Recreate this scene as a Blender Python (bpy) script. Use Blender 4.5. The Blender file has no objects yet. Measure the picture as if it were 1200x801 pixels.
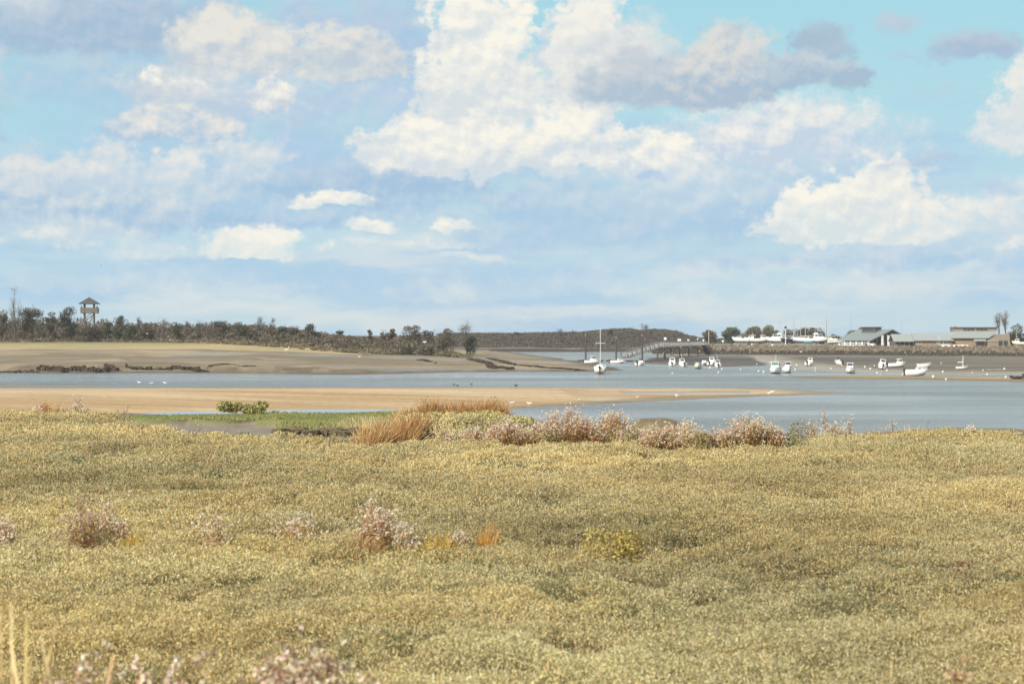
import bpy, bmesh, math, random
import numpy as np
from mathutils import Vector, Matrix

random.seed(7)
RNG = np.random.default_rng(11)
scene = bpy.context.scene
COL = scene.collection

# ------------------------------------------------------------------ camera frame of reference
F, HOR, CAMZ = 2333.0, 394.0, 7.6      # focal length in photo pixels, horizon row, eye height above the low-tide water

def at(px, py, z=0.0):
    """world point of height z that is seen at photo pixel (px, py)"""
    d = (CAMZ - z) * F / (py - HOR)
    return ((px - 600.0) / F * d, d, z)

def xat(px, d):
    return (px - 600.0) / F * d

def zat(py, d):
    return CAMZ + (HOR - py) * d / F

def srgb(r, g, b):
    f = lambda c: (c / 255.0) / 12.92 if c / 255.0 <= 0.04045 else ((c / 255.0 + 0.055) / 1.055) ** 2.4
    return (f(r), f(g), f(b))

EXPOSURE = 0.3
# ------------------------------------------------------------------ camera
cam_d = bpy.data.cameras.new("camera")
cam = bpy.data.objects.new("camera", cam_d)
COL.objects.link(cam)
cam.location = (0, 0, CAMZ)
cam.rotation_euler = (math.radians(90), 0, 0)
cam_d.sensor_width = 36.0
cam_d.lens = 36.0 * F / 1200.0
cam_d.shift_y = -6.5 / 1200.0
cam_d.clip_start = 0.3
cam_d.clip_end = 20000
cam_d.dof.use_dof = True
cam_d.dof.focus_distance = 46.0
cam_d.dof.aperture_fstop = 4.5
scene.camera = cam
scene.view_settings.view_transform = 'Standard'
scene.view_settings.look = 'None'
scene.view_settings.gamma = 1.0
scene.view_settings.exposure = EXPOSURE
scene.view_settings.use_curve_mapping = False

# ------------------------------------------------------------------ node helpers
class Nodes:
    def __init__(self, tree):
        self.t = tree
    def new(self, kind, **kw):
        n = self.t.nodes.new(kind)
        for k, v in kw.items():
            setattr(n, k, v)
        return n
    def put(self, sock, v):
        if v is None:
            return
        if isinstance(v, (int, float)):
            sock.default_value = v
        elif isinstance(v, (tuple, list)):
            if len(sock.default_value) == 4 and len(v) == 3:
                v = (*v, 1.0)
            sock.default_value = v
        else:
            self.t.links.new(v, sock)
    def math(self, op, a, b=None, c=None, clamp=False):
        n = self.new('ShaderNodeMath', operation=op, use_clamp=clamp)
        for i, v in enumerate((a, b, c)):
            self.put(n.inputs[i], v)
        return n.outputs[0]
    def vmath(self, op, a, b=None):
        n = self.new('ShaderNodeVectorMath', operation=op)
        self.put(n.inputs[0], a)
        if op == 'SCALE':
            self.put(n.inputs['Scale'], b)
        else:
            self.put(n.inputs[1], b)
        return n.outputs[0]
    def maprange(self, v, a, b, c=0.0, d=1.0, smooth=False):
        n = self.new('ShaderNodeMapRange')
        n.interpolation_type = 'SMOOTHSTEP' if smooth else 'LINEAR'
        for i, q in enumerate((v, a, b, c, d)):
            self.put(n.inputs[i], q)
        return n.outputs[0]
    def mix(self, f, a, b, blend='MIX'):
        n = self.new('ShaderNodeMix', data_type='RGBA', blend_type=blend)
        self.put(n.inputs[0], f)
        self.put(n.inputs[6], a)
        self.put(n.inputs[7], b)
        return n.outputs[2]
    def noise(self, vec, scale, detail=4.0, rough=0.55, lac=2.0, dist=0.0, dims='3D'):
        n = self.new('ShaderNodeTexNoise', noise_dimensions=dims)
        self.put(n.inputs['Vector'], vec)
        n.inputs['Scale'].default_value = scale
        n.inputs['Detail'].default_value = detail
        n.inputs['Roughness'].default_value = rough
        n.inputs['Lacunarity'].default_value = lac
        n.inputs['Distortion'].default_value = dist
        return n.outputs['Fac']
    def ramp(self, f, stops):
        n = self.new('ShaderNodeValToRGB')
        self.put(n.inputs[0], f)
        el = n.color_ramp.elements
        while len(el) < len(stops):
            el.new(0.5)
        for e, (p, c) in zip(el, stops):
            e.position = p
            e.color = (*c, 1.0) if len(c) == 3 else c
        return n.outputs[0]
# ------------------------------------------------------------------ sky and sun
SUN_EL, SUN_AZ = 33.0, 215.0           # the sun stands behind the viewer, to the left
SKY_STRENGTH = 0.1
world = bpy.data.worlds.new("World")
scene.world = world
world.use_nodes = True
world.cycles.sampling_method = 'MANUAL'
world.cycles.sample_map_resolution = 128
wt = world.node_tree
wt.nodes.clear()
W = Nodes(wt)

def make_cloud_group():
    g = bpy.data.node_groups.new("cloud", 'ShaderNodeTree')
    for nm, ty in (("Sky", 'Color'), ("U", 'Float'), ("V", 'Float'), ("Fluff", 'Float'), ("Relief", 'Float'), ("CU", 'Float'), ("CV", 'Float'),
                   ("Wide", 'Float'), ("Up", 'Float'), ("Down", 'Float'), ("Top", 'Color'), ("Base", 'Color'), ("Dense", 'Float'), ("Soft", 'Float'), ("Edge", 'Float')):
        g.interface.new_socket(nm, in_out='INPUT', socket_type='NodeSocket' + ty)
    g.interface.new_socket("Sky", in_out='OUTPUT', socket_type='NodeSocketColor')
    g.interface.new_socket("U", in_out='OUTPUT', socket_type='NodeSocketFloat')
    g.interface.new_socket("V", in_out='OUTPUT', socket_type='NodeSocketFloat')
    n = Nodes(g)
    i = g.nodes.new('NodeGroupInput').outputs
    o = g.nodes.new('NodeGroupOutput')
    du = n.math('MULTIPLY_ADD', i['U'], i['Wide'], i['CU'])
    du = n.math('MULTIPLY', du, du)
    dv = n.math('SUBTRACT', i['V'], i['CV'])
    dvu = n.math('MULTIPLY', dv, i['Up'])
    q = n.math('MAXIMUM', dvu, n.math('MULTIPLY', dv, i['Down']))
    r = n.math('SQRT', n.math('MULTIPLY_ADD', q, q, du))
    f = n.math('MULTIPLY_ADD', i['Fluff'], i['Edge'], n.math('SUBTRACT', 1.0, r))
    m = n.math('MULTIPLY', n.maprange(f, 0.0, i['Soft'], 0.0, 1.0, True), i['Dense'])
    t = n.math('ADD', n.maprange(dvu, -0.5, 1.05, 0.0, 1.0, True), i['Relief'], clamp=True)
    c = n.mix(t, i['Base'], i['Top'])
    # the sky behind comes first in each sum, so a long chain of clouds needs little memory
    a = n.vmath('SCALE', i['Sky'], n.math('SUBTRACT', 1.0, m))
    out = n.vmath('ADD', a, n.vmath('SCALE', c, m))
    g.links.new(out, o.inputs[0])
    # hand the bearings on through the result, so that the clouds are worked out one after another
    k = n.new('ShaderNodeVectorMath', operation='DOT_PRODUCT')
    n.put(k.inputs[0], out); n.put(k.inputs[1], (1e-6, 1e-6, 1e-6))
    g.links.new(n.math('ADD', i['U'], k.outputs['Value']), o.inputs[1])
    g.links.new(n.math('ADD', i['V'], k.outputs['Value']), o.inputs[2])
    return g

tc = W.new('ShaderNodeTexCoord').outputs['Generated']
sep = W.new('ShaderNodeSeparateXYZ')
wt.links.new(tc, sep.inputs[0])
dx, dy, dz = sep.outputs
az = W.math('MULTIPLY', W.math('ARCTAN2', dx, dy), F)                 # bearing and elevation, in units of 1/2333 rad
el = W.math('MULTIPLY', W.math('ARCSINE', dz), F)
comb = W.new('ShaderNodeCombineXYZ')
W.put(comb.inputs[0], az); W.put(comb.inputs[1], W.math('MULTIPLY', el, 1.25))
P = W.vmath('SCALE', comb.outputs[0], 0.01)
def wn(scale, off, detail=5.0, rough=0.55, src=None):
    return W.math('SUBTRACT', W.noise(W.vmath('ADD', src or P, (off, off * 1.7, off * 0.6)), scale, detail, rough, dims='2D'), 0.5)
# warped bearings: clouds get lobed, wispy outlines
big_u, big_v = wn(0.9, 3.1, 3.0), wn(0.9, 17.3, 3.0)
sm_u, sm_v = wn(3.4, 31.0, 5.0, 0.6), wn(3.4, 45.0, 5.0, 0.6)
U = W.math('ADD', az, W.math('ADD', W.math('MULTIPLY', big_u, 75.0), W.math('MULTIPLY', sm_u, 34.0)))
V = W.math('ADD', el, W.math('ADD', W.math('MULTIPLY', big_v, 34.0), W.math('MULTIPLY', sm_v, 22.0)))
fluff = W.math('ADD', wn(2.2, 60.0, 8.0, 0.62), W.math('MULTIPLY', wn(7.0, 75.0, 6.0, 0.6), 0.5))
# relief: the difference between the billows here and a little towards the sun
def billow(off):
    q = W.vmath('ADD', P, off)
    return W.noise(W.vmath('ADD', q, (91.0, 13.0, 4.0)), 1.7, 6.0, 0.56, 2.1, 0.0, dims='2D')
relief = W.math('MULTIPLY', W.math('SUBTRACT', billow((0, 0, 0)), billow((-0.05, 0.12, 0.0))), 3.4)
relief = W.math('ADD', relief, W.math('MULTIPLY', wn(1.1, 120.0, 4.0), 0.35))

sky = W.new('ShaderNodeTexSky', sky_type='NISHITA')
sky.sun_disc = False
sky.sun_elevation = math.radians(SUN_EL)
sky.sun_rotation = math.radians(SUN_AZ)
sky.altitude = 0
sky.air_density = 1.0
sky.dust_density = 1.0
sky.ozone_density = 1.0
GAIN = 1.0 / SKY_STRENGTH / 2.0 ** EXPOSURE
def skyc(r, g, b):
    return tuple(c * GAIN for c in srgb(r, g, b))
# clear air: the sky model, brought to the photograph's pale cyan, with a milky band over the horizon
grad = W.ramp(W.maprange(el, 0.0, 460.0), [(0.0, (0.56, 0.74, 0.83)), (0.10, (0.53, 0.72, 0.83)), (0.33, (0.48, 0.70, 0.81)), (0.6, (0.43, 0.71, 0.79)), (1.0, (0.36, 0.68, 0.80))])
grad = W.vmath('SCALE', grad, GAIN)
front = W.math('MULTIPLY', W.maprange(W.math('ABSOLUTE', az), 1500.0, 3200.0, 1.0, 0.0, True), W.maprange(el, 600.0, 1500.0, 1.0, 0.0, True))
s = W.mix(W.math('MULTIPLY', front, 0.92), sky.outputs[0], grad)
# thin layered veils, long and flat near the horizon
comb2 = W.new('ShaderNodeCombineXYZ')
W.put(comb2.inputs[0], W.math('ADD', az, W.math('MULTIPLY', big_u, 60.0)))
W.put(comb2.inputs[1], W.math('MULTIPLY', W.math('ADD', el, W.math('ADD', W.math('MULTIPLY', big_v, 14.0), W.math('MULTIPLY', sm_v, 9.0))), 6.0))
Q = W.vmath('SCALE', comb2.outputs[0], 0.01)
veil = W.noise(W.vmath('ADD', Q, (7.0, 2.0, 0.0)), 0.42, 6.0, 0.6, dims='2D')
veil2 = W.noise(W.vmath('ADD', Q, (27.0, 12.0, 5.0)), 0.28, 4.0, 0.55, dims='2D')
low = W.maprange(el, 190.0, 330.0, 1.0, 0.0, True)
s = W.mix(W.math('MULTIPLY', W.math('MULTIPLY', W.maprange(veil2, 0.40, 0.62, 0.0, 1.0, True), low), 0.75), s, skyc(172, 205, 231))
s = W.mix(W.math('MULTIPLY', W.math('MULTIPLY', W.maprange(veil, 0.44, 0.70, 0.0, 1.0, True), W.maprange(el, 60.0, 260.0, 1.0, 0.0, True)), 0.6), s, skyc(229, 233, 230))
# heaps behind, in the parts of the sky the picture does not show
far_n = W.noise(W.vmath('ADD', W.vmath('MULTIPLY', tc, (1.0, 1.0, 2.4)), (4.0, 9.0, 2.0)), 3.0, 4.0, 0.56)
s = W.mix(W.math('MULTIPLY', W.math('SUBTRACT', 1.0, front), W.maprange(far_n, 0.47, 0.6, 0.0, 0.9, True)), s, skyc(226, 226, 226))

CLOUD = make_cloud_group()
CREAM, WHITE, PALE, GREY, SLATE, BLUE, HAZE_B = (250, 246, 234), (240, 239, 232), (226, 229, 228), (206, 213, 222), (176, 192, 214), (171, 201, 226), (190, 212, 228)
# photo column, row of the cloud's base line, half width, height up, depth down, sunlit colour, shaded colour, density, edge softness, raggedness
clouds = [
    (170, 120, 360, 150, 60, (196, 210, 223), (172, 200, 226), .75, .8, .9),
    (420, 60, 170, 90, 70, (194, 209, 223), (168, 196, 223), .9, .7, .9),
    (330, 235, 330, 70, 40, (206, 219, 228), (170, 200, 228), .8, .7, 1.3),
    (820, 250, 330, 90, 40, (208, 220, 229), (172, 202, 229), .8, .7, 1.3),
    (1120, 300, 200, 50, 24, (220, 228, 231), (192, 213, 231), .7, .8, 1.1),
    (150, 336, 260, 24, 10, (226, 231, 230), (196, 216, 231), .6, .9, 1.2),
    (640, 340, 260, 24, 10, (224, 230, 231), (196, 216, 231), .6, .9, 1.2),
    (1000, 350, 260, 22, 10, (226, 231, 231), (196, 216, 231), .6, .9, 1.2),
    (640, 282, 150, 26, 12, (222, 229, 231), (188, 211, 231), .6, .9, 1.2),
    (330, 150, 330, 110, 110, HAZE_B, BLUE, .75, 1.1, .6),
    (740, 260, 420, 90, 60, HAZE_B, BLUE, .7, 1.1, .6),
    (60, 250, 260, 60, 60, PALE, BLUE, .7, 1.0, .8),
    (80, 256, 200, 66, 26, (220, 226, 227), (170, 198, 224), .95, .6, 1.2),
    (430, 222, 160, 48, 24, (198, 213, 226), (166, 195, 223), .9, .65, 1.0),
    (250, 266, 210, 24, 10, (202, 216, 228), (166, 197, 225), .9, .65, 1.0),
    (980, 312, 220, 20, 10, (204, 218, 229), (170, 201, 228), .85, .65, 1.0),
    (360, 186, 55, 30, 26, (180, 206, 236), (174, 203, 234), .8, .8, .7),
    (120, 54, 215, 90, 24, (188, 204, 220), (166, 191, 215), 1.0, .55, .8),
    (30, 14, 80, 30, 22, PALE, GREY, .6, .9, .9),
    (420, 60, 110, 70, 60, (184, 203, 226), (176, 200, 228), .9, .8, .8),
    (-2, 140, 34, 95, 36, (214, 220, 224), (168, 190, 214), 1.0, .45, .8),
    (285, 84, 100, 74, 14, (232, 230, 222), (196, 207, 218), 1.0, .42, .8),
    (398, 86, 80, 62, 14, (227, 227, 221), (192, 205, 218), 1.0, .42, .8),
    (300, 120, 170, 45, 40, PALE, (192, 208, 228), .8, .8, 1.0),
    (200, 132, 75, 52, 20, (216, 221, 223), (190, 206, 222), .95, .45, 1.1),
    (318, 122, 40, 32, 16, CREAM, GREY, .9, .5, 1.3),
    (185, 104, 22, 22, 12, CREAM, GREY, .9, .5, 1.2),
    (230, 106, 30, 14, 8, WHITE, GREY, .9, .5, 1.2),
    (60, 150, 120, 40, 30, (168, 217, 230), (172, 218, 230), .55, .9, .6),
    (205, 160, 95, 36, 9, (233, 231, 224), (176, 200, 224), 1.0, .38, .7),
    (130, 216, 80, 48, 22, (232, 232, 227), (196, 213, 228), .9, .6, 1.4),
    (40, 222, 70, 50, 24, (226, 228, 226), (190, 209, 226), .9, .6, 1.3),
    (300, 190, 60, 30, 16, (232, 233, 228), (200, 215, 228), .85, .6, 1.3),
    (205, 210, 45, 36, 18, (236, 235, 229), (202, 217, 229), .9, .5, 1.2),
    (230, 205, 120, 34, 20, (230, 232, 230), (190, 211, 234), .7, .9, 1.4),
    (480, 130, 80, 36, 40, (200, 214, 228), (184, 206, 230), .85, .7, .8),
    (900, 180, 190, 60, 60, PALE, (188, 210, 236), .7, .9, .9),
    (560, 120, 88, 190, 70, CREAM, (216, 223, 228), 1.0, .34, 1.0),
    (690, 110, 62, 170, 50, (244, 241, 232), (222, 226, 228), 1.0, .42, 1.0),
    (520, 185, 120, 60, 26, CREAM, (214, 222, 229), 1.0, .38, 1.0),
    (640, 186, 120, 70, 28, CREAM, (212, 221, 229), 1.0, .42, .95),
    (738, 92, 80, 70, 40, (232, 232, 228), (206, 213, 222), .9, .6, .9),
    (648, 70, 9, 55, 40, (190, 212, 232), (186, 209, 232), .6, .9, .5),
    (900, 172, 160, 62, 34, (242, 240, 233), (198, 213, 232), .95, .55, .9),
    (750, 108, 100, 52, 24, (204, 211, 217), (178, 196, 213), 1.0, .5, .6),
    (850, 104, 88, 88, 26, (221, 221, 218), (174, 193, 212), 1.0, .4, .7),
    (960, 62, 46, 40, 22, (176, 197, 214), (168, 190, 209), .95, .5, .9),
    (945, 98, 88, 34, 18, (198, 210, 219), (168, 191, 211), 1.0, .45, .8),
    (780, 196, 80, 52, 20, CREAM, (206, 219, 234), 1.0, .4, .9),
    (780, 230, 110, 40, 40, (216, 227, 234), (194, 214, 236), .7, .8, .7),
    (765, 203, 24, 8, 6, (176, 202, 232), (172, 200, 232), .8, .7, .8),
    (1000, 274, 135, 78, 18, CREAM, (216, 226, 232), 1.0, .35, 1.0),
    (1040, 240, 62, 62, 30, CREAM, (220, 226, 229), 1.0, .4, 1.0),
    (1110, 272, 60, 44, 16, WHITE, (214, 225, 233), .9, .6, .9),
    (1195, 165, 80, 60, 28, (240, 238, 230), (214, 223, 230), .95, .5, 1.1),
    (1190, 120, 28, 50, 40, (240, 238, 230), (222, 226, 228), .9, .5, 1.0),
    (1190, 268, 75, 56, 22, WHITE, (206, 220, 232), .95, .6, .9),
    (1190, 298, 80, 14, 8, WHITE, (200, 218, 234), .8, .8, .9),
    (1132, 74, 62, 28, 12, (190, 202, 216), (170, 190, 214), .95, .6, .6),
    (1048, 38, 32, 14, 10, (196, 208, 220), (186, 202, 218), .85, .8, .8),
    (1048, 68, 28, 8, 6, (190, 206, 222), (186, 204, 222), .7, .9, .8),
    (1085, 192, 60, 12, 8, (190, 206, 222), (180, 200, 224), .75, .9, .8),
    (1080, 115, 28, 9, 7, (190, 212, 226), (186, 208, 226), .5, .9, .8),
    (1155, 226, 40, 14, 10, (182, 206, 228), (178, 202, 228), .7, .9, .8),
    (1080, 2, 80, 8, 8, (196, 208, 220), (192, 206, 220), .7, .9, .8),
    (305, 298, 82, 38, 8, CREAM, (222, 230, 234), .95, .45, .9),
    (80, 278, 110, 26, 10, (238, 238, 232), (200, 218, 234), .8, .7, 1.0),
    (180, 300, 110, 20, 8, (234, 236, 233), (204, 220, 234), .7, .8, 1.0),
    (378, 238, 48, 13, 5, CREAM, (214, 226, 234), .95, .5, .9),
    (430, 266, 32, 13, 5, CREAM, (216, 227, 234), .9, .5, .9),
    (522, 268, 28, 18, 6, CREAM, (222, 230, 234), .95, .5, .8),
    (480, 290, 90, 13, 5, (240, 239, 232), (206, 221, 234), .9, .6, .8),
    (560, 305, 60, 9, 4, (238, 238, 232), (206, 221, 234), .75, .7, .8),
    (520, 350, 60, 20, 8, (230, 232, 230), (204, 221, 235), .7, .8, .9),
    (270, 350, 110, 22, 8, (226, 232, 233), (204, 221, 235), .6, .9, 1.0),
    (690, 318, 30, 16, 8, (226, 230, 231), (200, 218, 235), .6, .9, .9),
    (980, 322, 130, 16, 6, (228, 232, 232), (200, 219, 236), .7, .8, .9),
    (810, 322, 70, 14, 6, (226, 231, 233), (200, 219, 236), .6, .9, .9),
    (835, 352, 30, 14, 6, (228, 231, 231), (204, 221, 235), .6, .9, .9),
    (1130, 330, 90, 14, 6, (220, 229, 233), (200, 219, 236), .6, .9, .9),
]
def sky_part(u0, u1, v0, v1):
    """a Background holding the clouds that can reach this window of bearings"""
    c, u, v = s, U, V
    for (px, py, wd, up, dn, top, base, dense, soft, edge) in clouds:
        wd, up, dn = (wd * 1.02, up * 1.02, dn * 1.05) if soft < 0.51 else (wd * 1.18, up * 1.18, dn * 1.15)
        cu, cv, k = px - 600.0, HOR - py, 1.0 + 0.42 * edge
        if cu - wd * k - 42 > u1 or cu + wd * k + 42 < u0 or cv - dn * k - 28 > v1 or cv + up * k + 28 < v0:
            continue
        g = W.new('ShaderNodeGroup')
        g.node_tree = CLOUD
        for q, val in (("Sky", c), ("U", u), ("V", v), ("Fluff", fluff), ("Relief", relief), ("CU", -cu / wd), ("CV", cv), ("Wide", 1.0 / wd), ("Up", 1.0 / up), ("Down", -1.0 / dn),
                       ("Top", skyc(*top)), ("Base", skyc(base[0], base[1] + 1, min(base[2], 230))), ("Dense", dense), ("Soft", soft * (0.85 if soft < 0.51 else 1.15)), ("Edge", edge)):
            W.put(g.inputs[q], val)
        c, u, v = g.outputs
    bg = W.new('ShaderNodeBackground')
    W.put(bg.inputs['Color'], c)
    bg.inputs['Strength'].default_value = SKY_STRENGTH
    return bg.outputs[0]

def pick(cond, yes, no):
    m = W.new('ShaderNodeMixShader')
    W.put(m.inputs[0], cond); W.put(m.inputs[1], no); W.put(m.inputs[2], yes)
    return m.outputs[0]

# only the clouds near a bearing are worked out for it (the branches of a Mix Shader that weigh nothing are skipped)
cols = [-900, -420, -180, 0, 180, 360, 500, 1000]
def column(u0, u1):
    return pick(W.math('GREATER_THAN', el, 130.0), sky_part(u0, u1, 130, 700), sky_part(u0, u1, -50, 130))
def columns(k0, k1):
    if k1 - k0 == 1:
        return column(cols[k0], cols[k1])
    m = (k0 + k1) // 2
    return pick(W.math('GREATER_THAN', az, float(cols[m])), columns(m, k1), columns(k0, m))
plain = W.new('ShaderNodeBackground')
W.put(plain.inputs['Color'], s)
plain.inputs['Strength'].default_value = SKY_STRENGTH
inside = W.math('MULTIPLY', W.math('LESS_THAN', W.math('ABSOLUTE', W.math('SUBTRACT', az, 50.0)), 950.0), W.math('MULTIPLY', W.math('LESS_THAN', el, 700.0), W.math('GREATER_THAN', el, -40.0)))
final = pick(inside, columns(0, len(cols) - 1), plain.outputs[0])
wo = W.new('ShaderNodeOutputWorld')
wt.links.new(final, wo.inputs[0])

sun_d = bpy.data.lights.new("sun", 'SUN')
sun_d.energy = 4.6
sun_d.angle = math.radians(0.53)
sun_d.color = (1.0, 0.93, 0.80)
sun = bpy.data.objects.new("sun", sun_d)
COL.objects.link(sun)
_e, _a = math.radians(SUN_EL), math.radians(SUN_AZ)
SUNV = Vector((math.sin(_a) * math.cos(_e), math.cos(_a) * math.cos(_e), math.sin(_e)))
sun.rotation_euler = SUNV.to_track_quat('Z', 'Y').to_euler()
# ------------------------------------------------------------------ materials
def material(name, rough=0.8, spec=0.3):
    m = bpy.data.materials.new(name)
    m.use_nodes = True
    n = Nodes(m.node_tree)
    p = m.node_tree.nodes['Principled BSDF']
    p.inputs['Roughness'].default_value = rough
    p.inputs['Specular IOR Level'].default_value = spec
    return m, n, p

def worn(name, base, rough=0.6, spec=0.4, vary=0.18, scale=3.0, metal=0.0, bump=0.0):
    """a painted, plastered or timber surface with uneven tone"""
    m, n, p = material(name, rough, spec)
    co = n.new('ShaderNodeTexCoord').outputs['Object']
    f = n.noise(co, scale, 5.0, 0.6)
    dark = tuple(c * (1 - vary) for c in base)
    lite = tuple(min(1.0, c * (1 + vary * 0.6)) for c in base)
    n.put(p.inputs['Base Color'], n.ramp(f, [(0.3, dark), (0.7, lite)]))
    p.inputs['Metallic'].default_value = metal
    n.put(p.inputs['Roughness'], n.maprange(f, 0.3, 0.7, rough * 0.85, min(1.0, rough * 1.15)))
    if bump:
        b = n.new('ShaderNodeBump')
        b.inputs['Distance'].default_value = bump
        n.put(b.inputs['Height'], n.noise(co, scale * 4, 4.0))
        n.put(p.inputs['Normal'], b.outputs[0])
    return m

def banded(name, base, other, period, axis='Z', rough=0.7, wide=0.12):
    """boards, roof sheets or brick courses: thin joints at a regular pitch"""
    m, n, p = material(name, rough, 0.3)
    co = n.new('ShaderNodeTexCoord').outputs['Object']
    sp = n.new('ShaderNodeSeparateXYZ')
    n.put(sp.inputs[0], co)
    w = n.math('FRACT', n.math('DIVIDE', sp.outputs['XYZ'.index(axis)], period))
    j = n.math('LESS_THAN', w, wide)
    tone = n.noise(co, 0.9, 5.0, 0.6)
    c = n.mix(tone, tuple(x * 0.8 for x in base), tuple(min(1, x * 1.18) for x in base))
    n.put(p.inputs['Base Color'], n.mix(n.math('MULTIPLY', j, 0.7), c, other))
    return m

def tinted(name, rough=0.85, translucent=0.25, spec=0.2):
    """vegetation: each leaf carries its own colour"""
    m, n, p = material(name, rough, spec)
    at_ = n.new('ShaderNodeAttribute', attribute_name='tint')
    n.put(p.inputs['Base Color'], at_.outputs['Color'])
    if translucent:
        tr = n.new('ShaderNodeBsdfTranslucent')
        n.put(tr.inputs['Color'], at_.outputs['Color'])
        mx = n.new('ShaderNodeMixShader')
        mx.inputs[0].default_value = translucent
        t = m.node_tree
        t.links.new(p.outputs[0], mx.inputs[1]); t.links.new(tr.outputs[0], mx.inputs[2])
        t.links.new(mx.outputs[0], t.nodes['Material Output'].inputs[0])
    return m

M_LEAF = tinted("leaf", 0.8, 0.28, 0.25)
M_TWIG = worn("bark", (0.10, 0.082, 0.066), 0.9, 0.1, 0.3, 2.0)
M_GELCOAT = worn("white_gelcoat", (0.80, 0.80, 0.78), 0.35, 0.5, 0.05, 1.5)
M_CREAM = worn("cream_gelcoat", (0.72, 0.66, 0.54), 0.4, 0.5, 0.08, 1.5)
M_OFFWHITE = worn("weathered_white", (0.66, 0.65, 0.61), 0.55, 0.4, 0.12, 2.0)
M_NAVY = worn("navy_paint", (0.025, 0.035, 0.075), 0.35, 0.5, 0.2, 2.0)
M_RED = worn("red_paint", (0.42, 0.05, 0.035), 0.45, 0.5, 0.2, 2.0)
M_ANTIFOUL = worn("red_brown_antifouling", (0.20, 0.075, 0.05), 0.8, 0.2, 0.35, 3.0)
M_BLUEFOUL = worn("blue_antifouling", (0.05, 0.10, 0.17), 0.8, 0.2, 0.3, 3.0)
M_TEAL = worn("teal_paint", (0.06, 0.30, 0.34), 0.5, 0.4, 0.15, 3.0)
M_GLASS = worn("dark_window", (0.035, 0.05, 0.055), 0.08, 0.7, 0.1, 2.0)
M_GREENGLASS = worn("green_tinted_window", (0.10, 0.20, 0.17), 0.1, 0.7, 0.1, 2.0)
M_BLACK = worn("black_plastic", (0.03, 0.03, 0.032), 0.5, 0.4, 0.2, 4.0)
M_ALLOY = worn("alloy", (0.62, 0.62, 0.60), 0.35, 0.5, 0.1, 4.0, 0.6)
M_STEEL = worn("galvanised_steel", (0.40, 0.41, 0.41), 0.5, 0.5, 0.15, 3.0, 0.4)
M_DARKSTEEL = worn("weathered_pile", (0.075, 0.066, 0.058), 0.8, 0.3, 0.3, 1.2)
M_RUST = worn("rusty_orange_cap", (0.30, 0.15, 0.07), 0.7, 0.3, 0.2, 3.0)
M_TIMBER = banded("weathered_timber", (0.155, 0.14, 0.12), (0.05, 0.04, 0.03), 0.22, 'Z', 0.85)
M_TIMBERPOST = worn("timber_post", (0.14, 0.128, 0.112), 0.9, 0.2, 0.3, 2.0)
M_SHINGLE = banded("shingle_roof", (0.085, 0.08, 0.073), (0.06, 0.05, 0.04), 0.3, 'Z', 0.9, 0.25)
M_ROOF = banded("grey_green_sheet_roof", (0.33, 0.365, 0.345), (0.20, 0.23, 0.22), 0.55, 'X', 0.5, 0.10)
M_ROOF_Y = banded("grey_green_sheet_roof_across", (0.235, 0.27, 0.265), (0.14, 0.165, 0.165), 0.55, 'Y', 0.5, 0.10)
M_BRICK = banded("brown_brick", (0.27, 0.185, 0.13), (0.33, 0.28, 0.22), 0.075, 'Z', 0.9, 0.14)
M_BOARD = banded("brown_boarding", (0.25, 0.20, 0.15), (0.10, 0.08, 0.06), 0.20, 'X', 0.85)
M_SLATE = worn("dark_cladding", (0.10, 0.095, 0.105), 0.6, 0.4, 0.2, 1.0)
M_WHITE = worn("white_paint", (0.78, 0.77, 0.74), 0.5, 0.4, 0.06, 1.5)
M_PINK = worn("faded_pink_paint", (0.62, 0.50, 0.46), 0.6, 0.3, 0.12, 2.0)
M_CONCRETE = worn("pale_concrete", (0.46, 0.43, 0.38), 0.9, 0.2, 0.2, 0.5)
M_BIRDWHITE = worn("white_plumage", (0.82, 0.82, 0.80), 0.8, 0.1, 0.04, 8.0)
M_BIRDGREY = worn("grey_plumage", (0.40, 0.42, 0.44), 0.8, 0.1, 0.1, 8.0)
M_BIRDDARK = worn("black_plumage", (0.025, 0.024, 0.024), 0.7, 0.2, 0.2, 8.0)
M_BEAK = worn("yellow_beak", (0.65, 0.40, 0.06), 0.5, 0.3, 0.1, 8.0)
M_BUOY = worn("white_buoy", (0.78, 0.77, 0.73), 0.5, 0.4, 0.12, 3.0)
M_BUOYRED = worn("orange_buoy", (0.60, 0.34, 0.20), 0.5, 0.4, 0.12, 3.0)

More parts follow.
